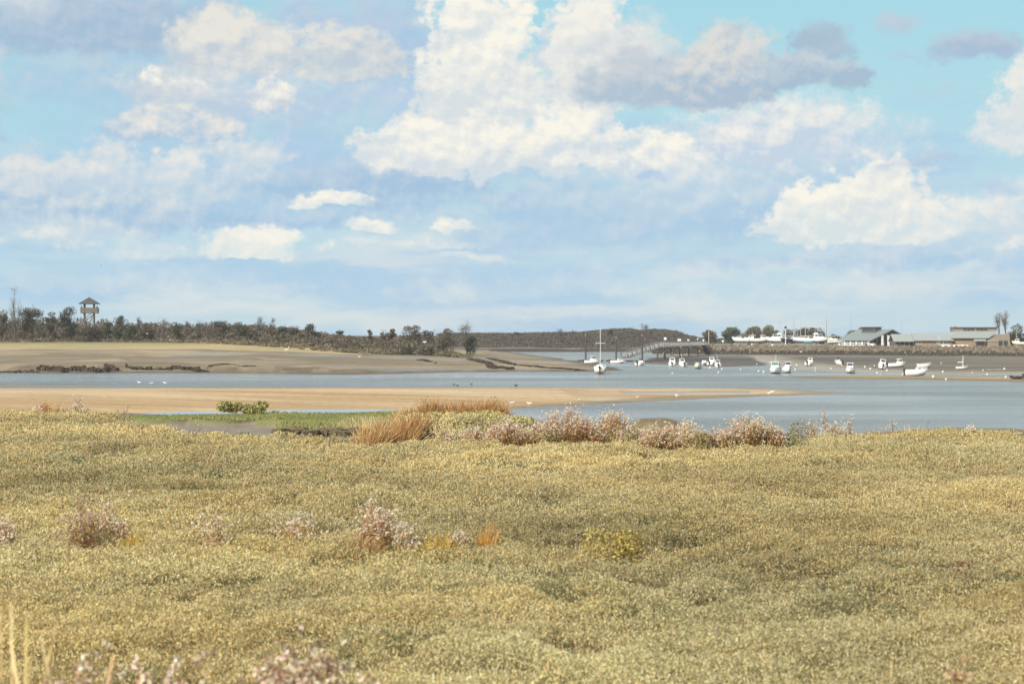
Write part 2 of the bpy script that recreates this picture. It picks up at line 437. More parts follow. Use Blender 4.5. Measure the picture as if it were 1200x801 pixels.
# ------------------------------------------------------------------ mesh building
class MB:
    """collects shapes; build() links them as ONE mesh object"""
    def __init__(self):
        self.v, self.f = [], []
    def add(self, vs, fs):
        o = len(self.v)
        self.v += [tuple(p) for p in vs]
        self.f += [tuple(i + o for i in f) for f in fs]
        return self
    def box(self, x0, x1, y0, y1, z0, z1):
        vs = [(x, y, z) for z in (z0, z1) for y in (y0, y1) for x in (x0, x1)]
        return self.add(vs, [(0, 2, 3, 1), (4, 5, 7, 6), (0, 1, 5, 4), (2, 6, 7, 3), (0, 4, 6, 2), (1, 3, 7, 5)])
    def slab(self, pts, thick):
        """a flat polygon given thickness along its own normal"""
        P_ = [Vector(p) for p in pts]
        nrm = (P_[1] - P_[0]).cross(P_[-1] - P_[0]).normalized() * thick
        n = len(P_)
        vs = P_ + [p - nrm for p in P_]
        fs = [tuple(range(n)), tuple(range(2 * n - 1, n - 1, -1))] + [(i, i + n, (i + 1) % n + n, (i + 1) % n) for i in range(n)]
        return self.add(vs, fs)
    def tube(self, pts, radii, n=6):
        P_ = [Vector(p) for p in pts]
        if isinstance(radii, (int, float)):
            radii = [radii] * len(P_)
        vs, fs = [], []
        for i, p in enumerate(P_):
            d = (P_[min(i + 1, len(P_) - 1)] - P_[max(i - 1, 0)]).normalized()
            a = d.cross(Vector((0, 0, 1)) if abs(d.z) < 0.9 else Vector((1, 0, 0))).normalized()
            b = d.cross(a)
            for k in range(n):
                t = 2 * math.pi * k / n
                vs.append(p + (a * math.cos(t) + b * math.sin(t)) * radii[i])
        for i in range(len(P_) - 1):
            for k in range(n):
                fs.append((i * n + k, i * n + (k + 1) % n, (i + 1) * n + (k + 1) % n, (i + 1) * n + k))
        fs.append(tuple(range(n - 1, -1, -1)))
        fs.append(tuple(range((len(P_) - 1) * n, len(P_) * n)))
        return self.add(vs, fs)
    def loft(self, rings, caps=True):
        n = len(rings[0])
        vs = [p for r in rings for p in r]
        fs = []
        for i in range(len(rings) - 1):
            for k in range(n):
                fs.append((i * n + k, i * n + (k + 1) % n, (i + 1) * n + (k + 1) % n, (i + 1) * n + k))
        if caps:
            fs.append(tuple(range(n - 1, -1, -1)))
            fs.append(tuple(range((len(rings) - 1) * n, len(rings) * n)))
        return self.add(vs, fs)
    def ball(self, c, r, n=8, m=6):
        rx, ry, rz = (r, r, r) if isinstance(r, (int, float)) else r
        rings = []
        for j in range(m + 1):
            t = math.pi * (0.03 + 0.94 * j / m)
            rings.append([(c[0] + rx * math.sin(t) * math.cos(2 * math.pi * k / n), c[1] + ry * math.sin(t) * math.sin(2 * math.pi * k / n), c[2] - rz * math.cos(t)) for k in range(n)])
        return self.loft(rings)
    def build(self, name, mat, parent=None, smooth=False, label=None):
        me = bpy.data.meshes.new(name)
        me.from_pydata(self.v, [], self.f)
        me.materials.append(mat)
        bm = bmesh.new()
        bm.from_mesh(me)
        bmesh.ops.recalc_face_normals(bm, faces=bm.faces)
        bm.to_mesh(me)
        bm.free()
        if smooth:
            me.polygons.foreach_set('use_smooth', [True] * len(me.polygons))
        o = bpy.data.objects.new(name, me)
        COL.objects.link(o)
        o.parent = parent
        if label:
            o['label'] = label
        return o

def quads(name, V_, C_, mat, parent=None):
    """V_ (n,4,3) corners and C_ (n,3) colours as one mesh of leaves"""
    V_ = np.asarray(V_, np.float32); n = len(V_)
    me = bpy.data.meshes.new(name)
    me.vertices.add(n * 4); me.vertices.foreach_set('co', V_.reshape(-1))
    me.loops.add(n * 4); me.loops.foreach_set('vertex_index', np.arange(n * 4, dtype=np.int32))
    me.polygons.add(n); me.polygons.foreach_set('loop_start', np.arange(0, n * 4, 4, dtype=np.int32))
    ca = me.attributes.new('tint', 'FLOAT_COLOR', 'POINT')
    cc = np.ones((n, 4, 4), np.float32)
    cc[:, :, :3] = np.asarray(C_, np.float32)[:, None, :]
    ca.data.foreach_set('color', cc.reshape(-1))
    me.materials.append(mat)
    me.update(calc_edges=True)
    o = bpy.data.objects.new(name, me)
    COL.objects.link(o)
    o.parent = parent
    return o

def leaf_quads(c, size, long=1.0, up=0.0, rng=RNG):
    """randomly turned leaves at points c (n,3); up > 0 lets them stand"""
    n = len(c)
    a = rng.normal(size=(n, 3)); a[:, 2] += up * np.abs(rng.normal(size=n)) + up
    a /= np.linalg.norm(a, axis=1, keepdims=True)
    b = np.cross(a, rng.normal(size=(n, 3)))
    b /= np.linalg.norm(b, axis=1, keepdims=True) + 1e-9
    s = np.broadcast_to(np.asarray(size, float), (n,))[:, None]
    la, lb = a * s * long * 0.5, b * s * 0.5
    return np.stack([c - la, c + lb * 0.9 - la * 0.1, c + la, c - lb * 0.9 - la * 0.1], 1)

def thing(name, label, cat, loc=(0, 0, 0), rz=0.0, group=None):
    o = bpy.data.objects.new(name, None)
    COL.objects.link(o)
    o.location = loc
    o.rotation_euler = (0, 0, rz)
    o.empty_display_size = 0.1
    return tag(o, label, cat, group)

def tag(o, label, cat, group=None, kind=None):
    o['label'] = label
    o['category'] = cat
    if group:
        o['group'] = group
    if kind:
        o['kind'] = kind
    return o

def setting(o, label=None):
    o['kind'] = 'structure'
    if label:
        o['label'] = label
    return o

# ------------------------------------------------------------------ noise on arrays
def _hash(ix, iy, seed):
    h = (ix.astype(np.int64) * 374761393 + iy.astype(np.int64) * 668265263 + seed * 974711) & 0x7fffffff
    h = ((h ^ (h >> 13)) * 1274126177) & 0x7fffffff
    return ((h ^ (h >> 16)) & 0xffff) / 65535.0

def vnoise(x, y, seed=0):
    ix, iy = np.floor(x), np.floor(y)
    fx, fy = x - ix, y - iy
    fx, fy = fx * fx * (3 - 2 * fx), fy * fy * (3 - 2 * fy)
    a, b = _hash(ix, iy, seed), _hash(ix + 1, iy, seed)
    c, d = _hash(ix, iy + 1, seed), _hash(ix + 1, iy + 1, seed)
    return (a * (1 - fx) + b * fx) * (1 - fy) + (c * (1 - fx) + d * fx) * fy

def fbm(x, y, scale, octv=4, seed=0, rough=0.5):
    """about -1..1 around 0, features of size `scale` metres"""
    x, y = np.asarray(x, float) / scale, np.asarray(y, float) / scale
    s, amp, tot = 0.0, 1.0, 0.0
    for k in range(octv):
        s = s + amp * (vnoise(x, y, seed + k * 17) * 2 - 1)
        tot += amp
        amp *= rough
        x, y = x * 2.03 + 11.7, y * 2.03 + 5.3
    return s / tot * 1.6

def smooth(x, a, b):
    t = np.clip((x - a) / (b - a), 0, 1)
    return t * t * (3 - 2 * t)

def inside(poly, x, y):
    """signed distance to a polygon, positive inside"""
    P_ = np.asarray(poly, float)[:, :2]
    shape = x.shape
    x, y = x.ravel(), y.ravel()
    lo, hi = P_.min(0) - 60.0, P_.max(0) + 60.0
    near = (x > lo[0]) & (x < hi[0]) & (y > lo[1]) & (y < hi[1])          # farther off, "60 m outside" is near enough
    full = np.full(x.shape, -60.0)
    x, y = x[near], y[near]
    best = np.full(x.shape, 1e18)
    ins = np.zeros(x.shape, bool)
    for (ax, ay), (bx, by) in zip(P_, np.roll(P_, -1, 0)):
        ex, ey = bx - ax, by - ay
        wx, wy = x - ax, y - ay
        t = np.clip((wx * ex + wy * ey) / (ex * ex + ey * ey + 1e-12), 0, 1)
        best = np.minimum(best, (wx - t * ex) ** 2 + (wy - t * ey) ** 2)
        with np.errstate(divide='ignore', invalid='ignore'):
            cr = ((ay > y) != (by > y)) & (x < (bx - ax) * (y - ay) / (by - ay) + ax)
        ins ^= cr
    full[near] = np.where(ins, 1, -1) * np.sqrt(best)
    return full.reshape(shape)
# ------------------------------------------------------------------ the lie of the land
MARSH = 5.66                                       # salt-marsh level; its plants add about 0.14
pl = lambda z, *pts: [at(px, py, z)[:2] for px, py in pts]

marsh_edge = pl(5.8, (-420, 476), (-150, 477), (0, 480), (60, 481), (115, 484), (148, 494), (185, 501), (215, 506), (260, 511), (330, 512), (410, 512), (470, 507), (520, 500), (600, 498),
                (650, 508), (700, 510), (760, 514), (840, 516), (900, 515), (950, 511), (1010, 510), (1060, 509), (1110, 510), (1200, 514), (1320, 512), (1600, 508))
poly_marsh = marsh_edge + [(60, 20), (60, -8), (-60, -8), (-60, 30)]
poly_creek = pl(4.75, (-420, 484), (480, 484), (500, 505), (500, 540), (-420, 540))
poly_terrace = pl(4.95, (105, 486), (118, 489.5), (190, 491), (318, 492), (326, 500.5), (380, 501.5), (474, 502.5), (560, 503), (560, 482.5), (440, 481.8), (320, 483.4), (255, 486.4), (180, 486.8))
poly_beach = pl(0.0, (-900, 456.5), (0, 456), (130, 455), (300, 454.3), (400, 452.8), (460, 450.6), (500, 450.8), (600, 451.4), (660, 453), (730, 453.6), (800, 454), (890, 455), (965, 458.6), (990, 459.8),
                (960, 461.8), (900, 464), (800, 468), (720, 472.5), (640, 475.5), (600, 478)) + [(-3, 150), (-4.5, 90), (-2.5, 60), (-30, 44), (-300, 60)]
poly_sliver = pl(0.0, (735, 458.6), (800, 458.4), (872, 458.8), (868, 460.2), (800, 460.6), (740, 460.2))
poly_bar = pl(0.0, (-300, 448.8), (60, 449.2), (132, 449.5), (128, 450.2), (60, 450.5), (-300, 451.2))
poly_bank = pl(0.0, (-900, 438), (0, 437), (200, 436.8), (330, 437.6), (400, 438.6), (470, 438), (530, 436), (600, 435), (690, 435), (738, 433), (705, 428.0), (690, 425.5), (660, 420.6), (640, 418.2), (615, 414.6), (585, 411)) + [(-50, 1150), (-1200, 1150)]
poly_inland = [(-1200, 470)] + pl(3.6, (-60, 411.5), (100, 411.2), (250, 411.6), (400, 411.4), (500, 409), (560, 407.2), (580, 406)) + [(-28, 900), (-60, 1100), (-1200, 1100)]
poly_dune = [(-1200, 560)] + pl(5.4, (-60, 402), (100, 402), (300, 402.6), (400, 402.8), (470, 403.4), (530, 403.8), (562, 403.2)) + [(-24, 800), (-60, 1100), (-1200, 1100)]
poly_ridge = pl(0.0, (200, 412.2), (560, 412.2), (640, 412.2), (700, 412), (770, 412.2), (830, 411.5), (900, 411)) + [(700, 1500), (700, 1900), (-900, 1900), (-900, 1100)]
poly_mud = pl(0.3, (858, 416.5), (880, 423.5), (925, 430), (960, 432.7), (1000, 434.2), (1060, 435.6), (1090, 437), (1190, 437.4), (1330, 436), (1330, 412), (858, 412))
poly_wet = pl(0.06, (745, 425.5), (762, 419), (800, 416), (900, 413), (905, 427.5), (850, 429.5), (800, 427.5))
poly_shoal = pl(0.0, (909, 442), (960, 440.6), (1050, 440.4), (1100, 441.4), (1190, 442.6), (1330, 442), (1330, 449), (1200, 447), (1130, 446), (1050, 444), (960, 443.4))
poly_puddle = pl(0.3, (1152, 432.6), (1166, 432.2), (1178, 433), (1166, 433.8))
QZ = 3.65
qd = lambda px: 831.0 + (px - 762.0) * (725.0 - 831.0) / 448.0   # distance of the foot of the sea wall
quay_line = [(xat(766, 862), 862)] + [(xat(px, qd(px)), qd(px)) for px in (768, 800, 900, 1000, 1100, 1200, 1340)]
poly_quay = quay_line + [(420, 1300), (150, 1300)]
islets = [(*at(770, 492, 1.0)[:2], 1.0, 2.0, 7.0), (*at(1166, 506.5, 0.35)[:2], 0.45, 9.0, 7.0)]
pools = [(*at(222, 484.6, 4.33)[:2], 1.4, 2.4), (*at(396, 481.0, 4.33)[:2], 2.4, 1.7)]

def marsh_bumps(x, y):
    b = 0.055 * fbm(x, y, 4.0, 3, 1) + 0.04 * fbm(x, y, 0.9, 2, 2)
    # the grassy hummock at the edge of the creek, and the low swell on the right
    mx, my = at(528, 512, 5.8)[:2]
    my += 1.5
    b = b + 0.33 * smooth(1.25 - np.sqrt(((x - mx) / 1.75) ** 2 + ((y - my) / 1.7) ** 2), 0.0, 0.75)
    b = b + 0.12 * smooth(1 - np.hypot((x - xat(1090, 36)) / 2.8, (y - 36.0) / 5.0), 0, 0.8)
    b = b - 0.10 * smooth(1 - np.hypot((x - xat(830, 30)) / 2.2, (y - 31.0) / 2.5), 0, 0.8)
    return b

def land(x, y):
    """height of the ground and the weight of each kind of surface there"""
    x, y = np.asarray(x, float), np.asarray(y, float)
    w = {}
    wob = fbm(x, y, 14.0, 4, 5)
    z = np.full(x.shape, -1.2)
    # near salt marsh
    sm = inside(poly_marsh, x, y) + 0.35 * fbm(x, y, 1.5, 3, 8)
    zm = MARSH + marsh_bumps(x, y) - 0.55 * np.maximum(0, -sm) - 0.08 * smooth(-sm, -0.4, 0.1)
    sc = inside(poly_creek, x, y) + 0.5 * wob
    zc = 4.74 + 0.05 * fbm(x, y, 3.0, 3, 9) - 1.2 * np.maximum(0, -sc)
    st = inside(poly_terrace, x, y) + 0.35 * fbm(x, y, 2.2, 4, 10)
    zt = 4.96 + 0.05 * fbm(x, y, 5.0, 3, 12) - np.where((y < 66) | (x > -1.5), 1.6, 0.12) * np.maximum(0, -st)
    # beach and bars
    sb = inside(poly_beach, x, y)
    zb = np.minimum(4.42 - 0.0222 * np.maximum(0, y - 95), 0.035 * (sb + 1.2 * fbm(x, y, 12.0, 3, 20)) + 0.04) + 0.035 * fbm(x / 2.2, y, 5.0, 3, 21)
    zb = np.minimum(zb, 0.10 + 4.4 * (1 - smooth(x / np.maximum(y, 1) * F + 600, 520, 700)) + 0.03 * fbm(x, y, 9.0, 3, 22))
    zb = np.where(sb < 0, np.minimum(zb, 0.06 * sb), zb)
    zb = zb - 0.75 * smooth(inside(poly_sliver, x, y), -2.0, 2.0)
    for (ax, ay, rx, ry) in pools:
        zb = zb - 0.30 * np.exp(-(((x - ax) / rx) ** 2 + ((y - ay) / ry) ** 2))
    zr = np.minimum(0.14, 0.03 * inside(poly_bar, x, y))
    # far mud bank, rising to the sea-grass strip and the scrub dune
    sk = inside(poly_bank, x, y) + 2.0 * fbm(x, y, 14.0, 4, 30)
    si = inside(poly_inland, x, y)
    sd = inside(poly_dune, x, y)
    cut = smooth(fbm(x, y * 0.6, 34.0, 3, 31), -0.1, 0.3) * smooth(-x, 10, 60)
    zk = np.where(sk > 0, 0.05 * np.minimum(sk, 8) + 1.1 * cut * smooth(sk, 6.0, 11.0) + 0.035 * np.maximum(0, sk - 8) * (1 - 0.28 * cut), 0.06 * sk)
    zk = np.minimum(zk, 3.9) + 0.06 * fbm(x, y, 7.0, 3, 32)
    zk = zk + 1.6 * smooth(si, 0, 90) + 0.25 * smooth(si, 0, 3) + 3.2 * smooth(sd, 0, 95) + smooth(sd, 0, 60) * 0.7 * fbm(x, y, 30.0, 3, 33)
    # far dune ridge
    sr = inside(poly_ridge, x, y) + 3 * fbm(x, y, 40.0, 3, 35)
    crest = np.interp(x, [(p_ - 600) * 0.4715 for p_ in (400, 520, 600, 640, 680, 720, 742, 757, 775, 792, 806, 822, 850)], [7.9, 7.9, 7.8, 8.0, 8.5, 10.1, 10.3, 9.2, 10.4, 9.9, 8.2, 6.0, 4.8])
    top = (crest - 1.6) / 0.82 + 0.4 * fbm(x, y * 0 + 3.0, 20.0, 3, 36)
    zg = np.where(sr > 0, np.minimum(1.6, 0.12 * sr) + top * smooth(sr, 26, 110) * 0.82, 0.05 * sr)
    # harbour mud, shoal, quay
    su = inside(poly_mud, x, y) + 2.0 * wob
    zu = np.minimum(0.45, 0.022 * su) + 0.05 * fbm(x, y, 9.0, 3, 40)
    zu = zu - 0.7 * smooth(inside(poly_puddle, x, y), -2.0, 2.0)
    sw = inside(poly_wet, x, y) + 2.0 * wob
    zw = np.minimum(0.13, 0.02 * sw) + 0.05 * fbm(x, y * 0.5, 8.0, 3, 41)
    sh = inside(poly_shoal, x, y) + 0.8 * wob
    zh = np.minimum(0.45, 0.03 * sh)
    sq = inside(poly_quay, x, y)
    zq = np.where(sq > 0, np.minimum(QZ, 0.35 + 0.72 * sq), 0.35 + 0.08 * sq)
    for (ax, ay, h, rx, ry) in islets:
        q = np.exp(-(((x - ax) / rx) ** 2 + ((y - ay) / ry) ** 2))
        zi = -1.2 + (h + 1.2) * smooth(2.1 - np.hypot((x - ax) / rx, (y - ay) / ry), 0.0, 1.5) + 0.06 * fbm(x, y, 1.2, 2, 44)
        z = np.maximum(z, zi)
        w.setdefault('islet', np.full(x.shape, -9.0))
        w['islet'] = np.maximum(w['islet'], zi)
    zz = dict(islet=w.pop('islet'), marsh=zm, creek=zc, terrace=zt, beach=zb, bar=zr, bank=zk, ridge=zg, mud=zu, wet=zw, shoal=zh, quay=zq)
    for k, v in zz.items():
        z = np.maximum(z, v)
    return z, zz, dict(marsh=sm, terrace=st, beach=sb, bank=sk, inland=si, dune=sd, ridge=sr, mud=su, quay=sq, cut=cut)

def ground_z(x, y):
    return float(land(np.array([x]), np.array([y]))[0][0])

_D = np.geomspace(40.0, 1400.0, 2600)
def hit(px, py):
    """where the sight line through a photo pixel first meets the ground or the water"""
    zr_ = CAMZ - (py - HOR) / F * _D
    g_ = np.maximum(land(xat(px, 1.0) * _D, _D)[0], 0.0)
    k = int(np.argmax(g_ >= zr_))
    return (xat(px, _D[k]), float(_D[k]), float(g_[k]))

def ground_colour(x, y, z, zz, sd):
    top = np.argmax(np.stack([v for v in zz.values()]), 0)
    kinds = list(zz)
    n1, n2, n3 = fbm(x, y, 3.0, 4, 50), fbm(x, y, 25.0, 4, 51), fbm(x / 4.0, y, 6.0, 4, 52)
    n4 = fbm(x / 1.6, y, 60.0, 5, 53, 0.6)
    c = np.zeros(x.shape + (3,))
    def blend(base, other, t):
        t = np.clip(t, 0, 1)[..., None]
        return np.asarray(base) * (1 - t) + np.asarray(other) * t
    def setk(k, v):
        m = top == kinds.index(k)
        c[m] = v[m]
    one = np.ones_like(x)
    setk('islet', blend((0.19, 0.155, 0.075), (0.24, 0.19, 0.11), 0.5 + n1))
    cm = blend((0.25, 0.19, 0.085), (0.15, 0.125, 0.06), 0.5 + 0.8 * n1)
    setk('marsh', np.where((sd['marsh'] < 0.0)[..., None], np.asarray((0.15, 0.115, 0.075)), cm))
    setk('creek', blend((0.21, 0.175, 0.125), (0.27, 0.225, 0.165), 0.5 + 0.6 * n1))
    gt = blend((0.155, 0.20, 0.05), (0.27, 0.25, 0.09), 0.35 + 0.8 * n3)
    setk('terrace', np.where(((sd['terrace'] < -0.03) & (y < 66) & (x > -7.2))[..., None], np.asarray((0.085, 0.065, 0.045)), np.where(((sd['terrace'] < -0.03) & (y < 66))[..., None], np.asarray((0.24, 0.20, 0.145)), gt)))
    wet = smooth(z, 0.02, 0.22)
    cb = blend((0.46, 0.315, 0.165), (0.57, 0.43, 0.26), 0.5 + 0.8 * n3 + 0.5 * n2 + 0.6 * fbm(x / 2.0, y, 22.0, 4, 54))
    cb = blend((0.20, 0.155, 0.09), cb, 0.15 + 0.85 * np.maximum(wet, smooth(sd['beach'] + 2.0 * n3, 3.0, 9.0) * smooth(z, -0.02, 0.06)))
    setk('beach', cb); setk('bar', blend((0.30, 0.23, 0.14), (0.22, 0.17, 0.11), 0.5 + n1))
    ck = blend((0.22, 0.18, 0.12), (0.36, 0.295, 0.20), 0.5 + 0.6 * n3 + 1.2 * n4)
    ck = blend(ck, (0.26, 0.23, 0.185), smooth(n4 + 0.3 * n2, 0.0, 0.5) * 0.8)
    ck = blend(ck, (0.46, 0.36, 0.22), smooth(fbm(x, y, 18.0, 4, 60), 0.25, 0.6) * 0.5)
    ck = blend((0.13, 0.105, 0.075), ck, smooth(sd['bank'] + 2.5 * n1, 1.0, 9.0))
    scarp = sd['cut'] * smooth(sd['bank'], 5.0, 7.0) * (1 - smooth(sd['bank'], 10.0, 13.0))
    ck = blend(ck, (0.10, 0.08, 0.06), scarp * smooth(fbm(x, y, 5.0, 3, 61), -0.5, 0.1))
    grass = blend((0.50, 0.37, 0.20), (0.40, 0.34, 0.175), 0.5 + 1.6 * n3)
    grass = blend(grass, (0.27, 0.23, 0.12), smooth(fbm(x / 5.0, y, 9.0, 4, 63), 0.1, 0.5) * 0.7)
    grass = blend((0.15, 0.125, 0.08), grass, smooth(sd['inland'] + 4.0 * n3, 1.0, 5.0))
    grass = blend(grass, (0.25, 0.235, 0.13), smooth(sd['inland'], 40, 80))
    ck = blend(ck, grass, smooth(sd['inland'] + 5.0 * n3, -1, 2))
    ck = blend(ck, (0.13, 0.105, 0.075), smooth(sd['dune'], 4, 30))
    # pale sand where the bank runs out to its point
    ck = blend(ck, (0.44, 0.345, 0.215), smooth(x, -12, 18) * smooth(z, 0.4, 1.2) * 0.9)
    setk('bank', ck)
    cr = blend((0.07, 0.062, 0.05), (0.36, 0.28, 0.19), smooth(sd['ridge'] + 4 * n2, 15, 19) * (1 - smooth(x, 60, 95)))
    cr = blend(cr, (0.13, 0.105, 0.075), smooth(sd['ridge'] + 4 * n2, 27, 33))
    setk('ridge', cr)
    cu = blend((0.095, 0.078, 0.06), (0.215, 0.165, 0.11), 0.5 + 0.5 * n3 + 1.1 * n4)
    cu = blend((0.36, 0.265, 0.15), cu, smooth(z, 0.18, 0.5))
    cu = blend(cu, (0.23, 0.18, 0.115), smooth(x, 90, 170) * 0.75 * smooth(n2 + 0.6, 0, 0.6))
    cu = blend(cu, (0.10, 0.085, 0.07), smooth(-sd['quay'], 26, 4) if False else (1 - smooth(-sd['quay'], 4, 22)))
    setk('mud', cu)
    setk('wet', blend((0.085, 0.072, 0.06), (0.17, 0.145, 0.115), 0.5 + 0.8 * n3 + 1.2 * n4))
    setk('shoal', blend((0.25, 0.19, 0.11), (0.42, 0.31, 0.17), smooth(z, 0.1, 0.35)))
    setk('quay', blend((0.34, 0.32, 0.28), (0.24, 0.23, 0.16), smooth(sd['quay'], 8, 20)))
    # how wet (and so how shiny) it is
    shine = np.where((top == kinds.index('wet')) | (top == kinds.index('mud')), 0.75 - 0.5 * smooth(z, 0.1, 0.6), 0.0)
    shine = np.where(top == kinds.index('wet'), 0.12 + 0.4 * smooth(n4, 0.1, 0.6), shine)
    shine = np.where(top == kinds.index('creek'), 0.35, shine)
    shine = np.where(top == kinds.index('bank'), 0.45 * smooth(n2, 0.0, 0.4) * (1 - smooth(sd['inland'], -6, 0)), shine)
    shine = np.where((top == kinds.index('beach')), 0.5 * (1 - wet), shine)
    return np.clip(c, 0.01, 0.9), shine

# one sheet, finest where the view is narrowest in metres
ang = np.concatenate([np.linspace(-80, -19, 46)[:-1], np.linspace(-19, 19, 860), np.linspace(19, 80, 46)[1:]])
dist = 3.0 * 1.009 ** np.arange(int(math.log(2400 / 3.0) / math.log(1.009)))
dist = np.sort(np.concatenate([dist, np.arange(716, 846, 1.1), [3000, 5000, 9000]]))
A_, D_ = np.meshgrid(np.radians(ang), dist)
GX, GY = np.tan(np.clip(A_, -1.3, 1.3)) * D_, D_ * 1.0
GZ, ZZ, SD = land(GX, GY)
GC, GS = ground_colour(GX, GY, GZ, ZZ, SD)
nr, nc = GX.shape
idx = np.arange(nr * nc, dtype=np.int32).reshape(nr, nc)
faces = np.stack([idx[:-1, :-1], idx[:-1, 1:], idx[1:, 1:], idx[1:, :-1]], -1).reshape(-1, 4)
me = bpy.data.meshes.new("ground")
me.vertices.add(nr * nc); me.vertices.foreach_set('co', np.stack([GX, GY, GZ], -1).astype(np.float32).reshape(-1))
me.loops.add(faces.size); me.loops.foreach_set('vertex_index', faces.reshape(-1))
me.polygons.add(len(faces)); me.polygons.foreach_set('loop_start', np.arange(0, faces.size, 4, dtype=np.int32))
ca = me.attributes.new('tint', 'FLOAT_COLOR', 'POINT')
cc = np.ones((nr * nc, 4), np.float32); cc[:, :3] = GC.reshape(-1, 3)
ca.data.foreach_set('color', cc.reshape(-1))
sa = me.attributes.new('wetness', 'FLOAT', 'POINT')
sa.data.foreach_set('value', GS.astype(np.float32).reshape(-1))
me.polygons.foreach_set('use_smooth', np.ones(len(faces), bool))
me.update(calc_edges=True)
m, n, p = material("marsh_sand_and_mud", 0.9, 0.2)
co = n.new('ShaderNodeNewGeometry').outputs['Position']
base = n.new('ShaderNodeAttribute', attribute_name='tint').outputs['Color']
wetn = n.new('ShaderNodeAttribute', attribute_name='wetness').outputs['Fac']
fine = n.noise(co, 1.3, 6.0, 0.65)
streak = n.noise(n.vmath('MULTIPLY', co, (0.05, 0.35, 0.3)), 1.0, 5.0, 0.6)
tone = n.math('MULTIPLY', n.maprange(fine, 0.25, 0.75, 0.72, 1.25), n.maprange(streak, 0.3, 0.7, 0.82, 1.16))
n.put(p.inputs['Base Color'], n.vmath('SCALE', base, tone))
n.put(p.inputs['Roughness'], n.math('SUBTRACT', 0.92, n.math('MULTIPLY', wetn, n.maprange(streak, 0.35, 0.6, 0.55, 0.95)), clamp=True))
n.put(p.inputs['Specular IOR Level'], n.maprange(wetn, 0.0, 0.8, 0.1, 0.5))
bp = n.new('ShaderNodeBump'); bp.inputs['Distance'].default_value = 0.12; bp.inputs['Strength'].default_value = 0.7
n.put(bp.inputs['Height'], n.math('ADD', n.noise(co, 0.6, 6.0, 0.65), n.math('MULTIPLY', streak, 0.6)))
n.put(p.inputs['Normal'], bp.outputs[0])
me.materials.append(m)
g = bpy.data.objects.new("ground", me)
COL.objects.link(g)
setting(g)

# ------------------------------------------------------------------ water
m, n, p = material("estuary_water", 0.12, 0.5)
co = n.new('ShaderNodeNewGeometry').outputs['Position']
patch = n.noise(n.vmath('MULTIPLY', co, (0.008, 0.022, 1.0)), 1.0, 5.0, 0.6)
n.put(p.inputs['Base Color'], n.mix(patch, (0.16, 0.165, 0.155), (0.30, 0.29, 0.255)))
p.inputs['IOR'].default_value = 1.33
rip = n.noise(n.vmath('MULTIPLY', co, (1.6, 0.55, 1.0)), 1.0, 6.0, 0.66)
chop = n.noise(n.vmath('MULTIPLY', co, (0.10, 0.30, 1.0)), 1.0, 4.0, 0.6)
bp = n.new('ShaderNodeBump'); bp.inputs['Distance'].default_value = 1.1
n.put(bp.inputs['Strength'], n.maprange(patch, 0.40, 0.55, 0.14, 1.0))
n.put(bp.inputs['Height'], n.math('ADD', n.math('MULTIPLY', rip, 0.9), n.math('MULTIPLY', chop, 1.2)))
n.put(p.inputs['Normal'], bp.outputs[0])
n.put(p.inputs['Roughness'], n.maprange(patch, 0.35, 0.6, 0.10, 0.28))
M_WATER = m
w = MB()
w.add([(-9000, 40, 0), (9000, 40, 0), (9000, 9000, 0), (-9000, 9000, 0)], [(0, 1, 2, 3)])
setting(w.build("water", M_WATER))
m, n, p = material("still_pool", 0.05, 0.5)
n.put(p.inputs['Base Color'], (0.16, 0.15, 0.12))
for (ax, ay, rx, ry) in pools:
    w = MB()
    k = 40
    w.add([(ax + 1.65 * rx * math.cos(6.2832 * i / k), ay + 1.5 * ry * math.sin(6.2832 * i / k), 4.30) for i in range(k)], [tuple(range(k))])
    setting(w.build("pool_water", m))
# ------------------------------------------------------------------ the carpet of marsh plants
def pick_colours(n, palette, weights, rng=RNG, jitter=0.14):
    k = rng.choice(len(palette), size=n, p=np.asarray(weights) / np.sum(weights))
    c = np.asarray(palette)[k] * (1 + jitter * rng.normal(size=(n, 1))) * (1 + 0.05 * rng.normal(size=(n, 3)))
    return np.clip(c, 0.01, 0.85)

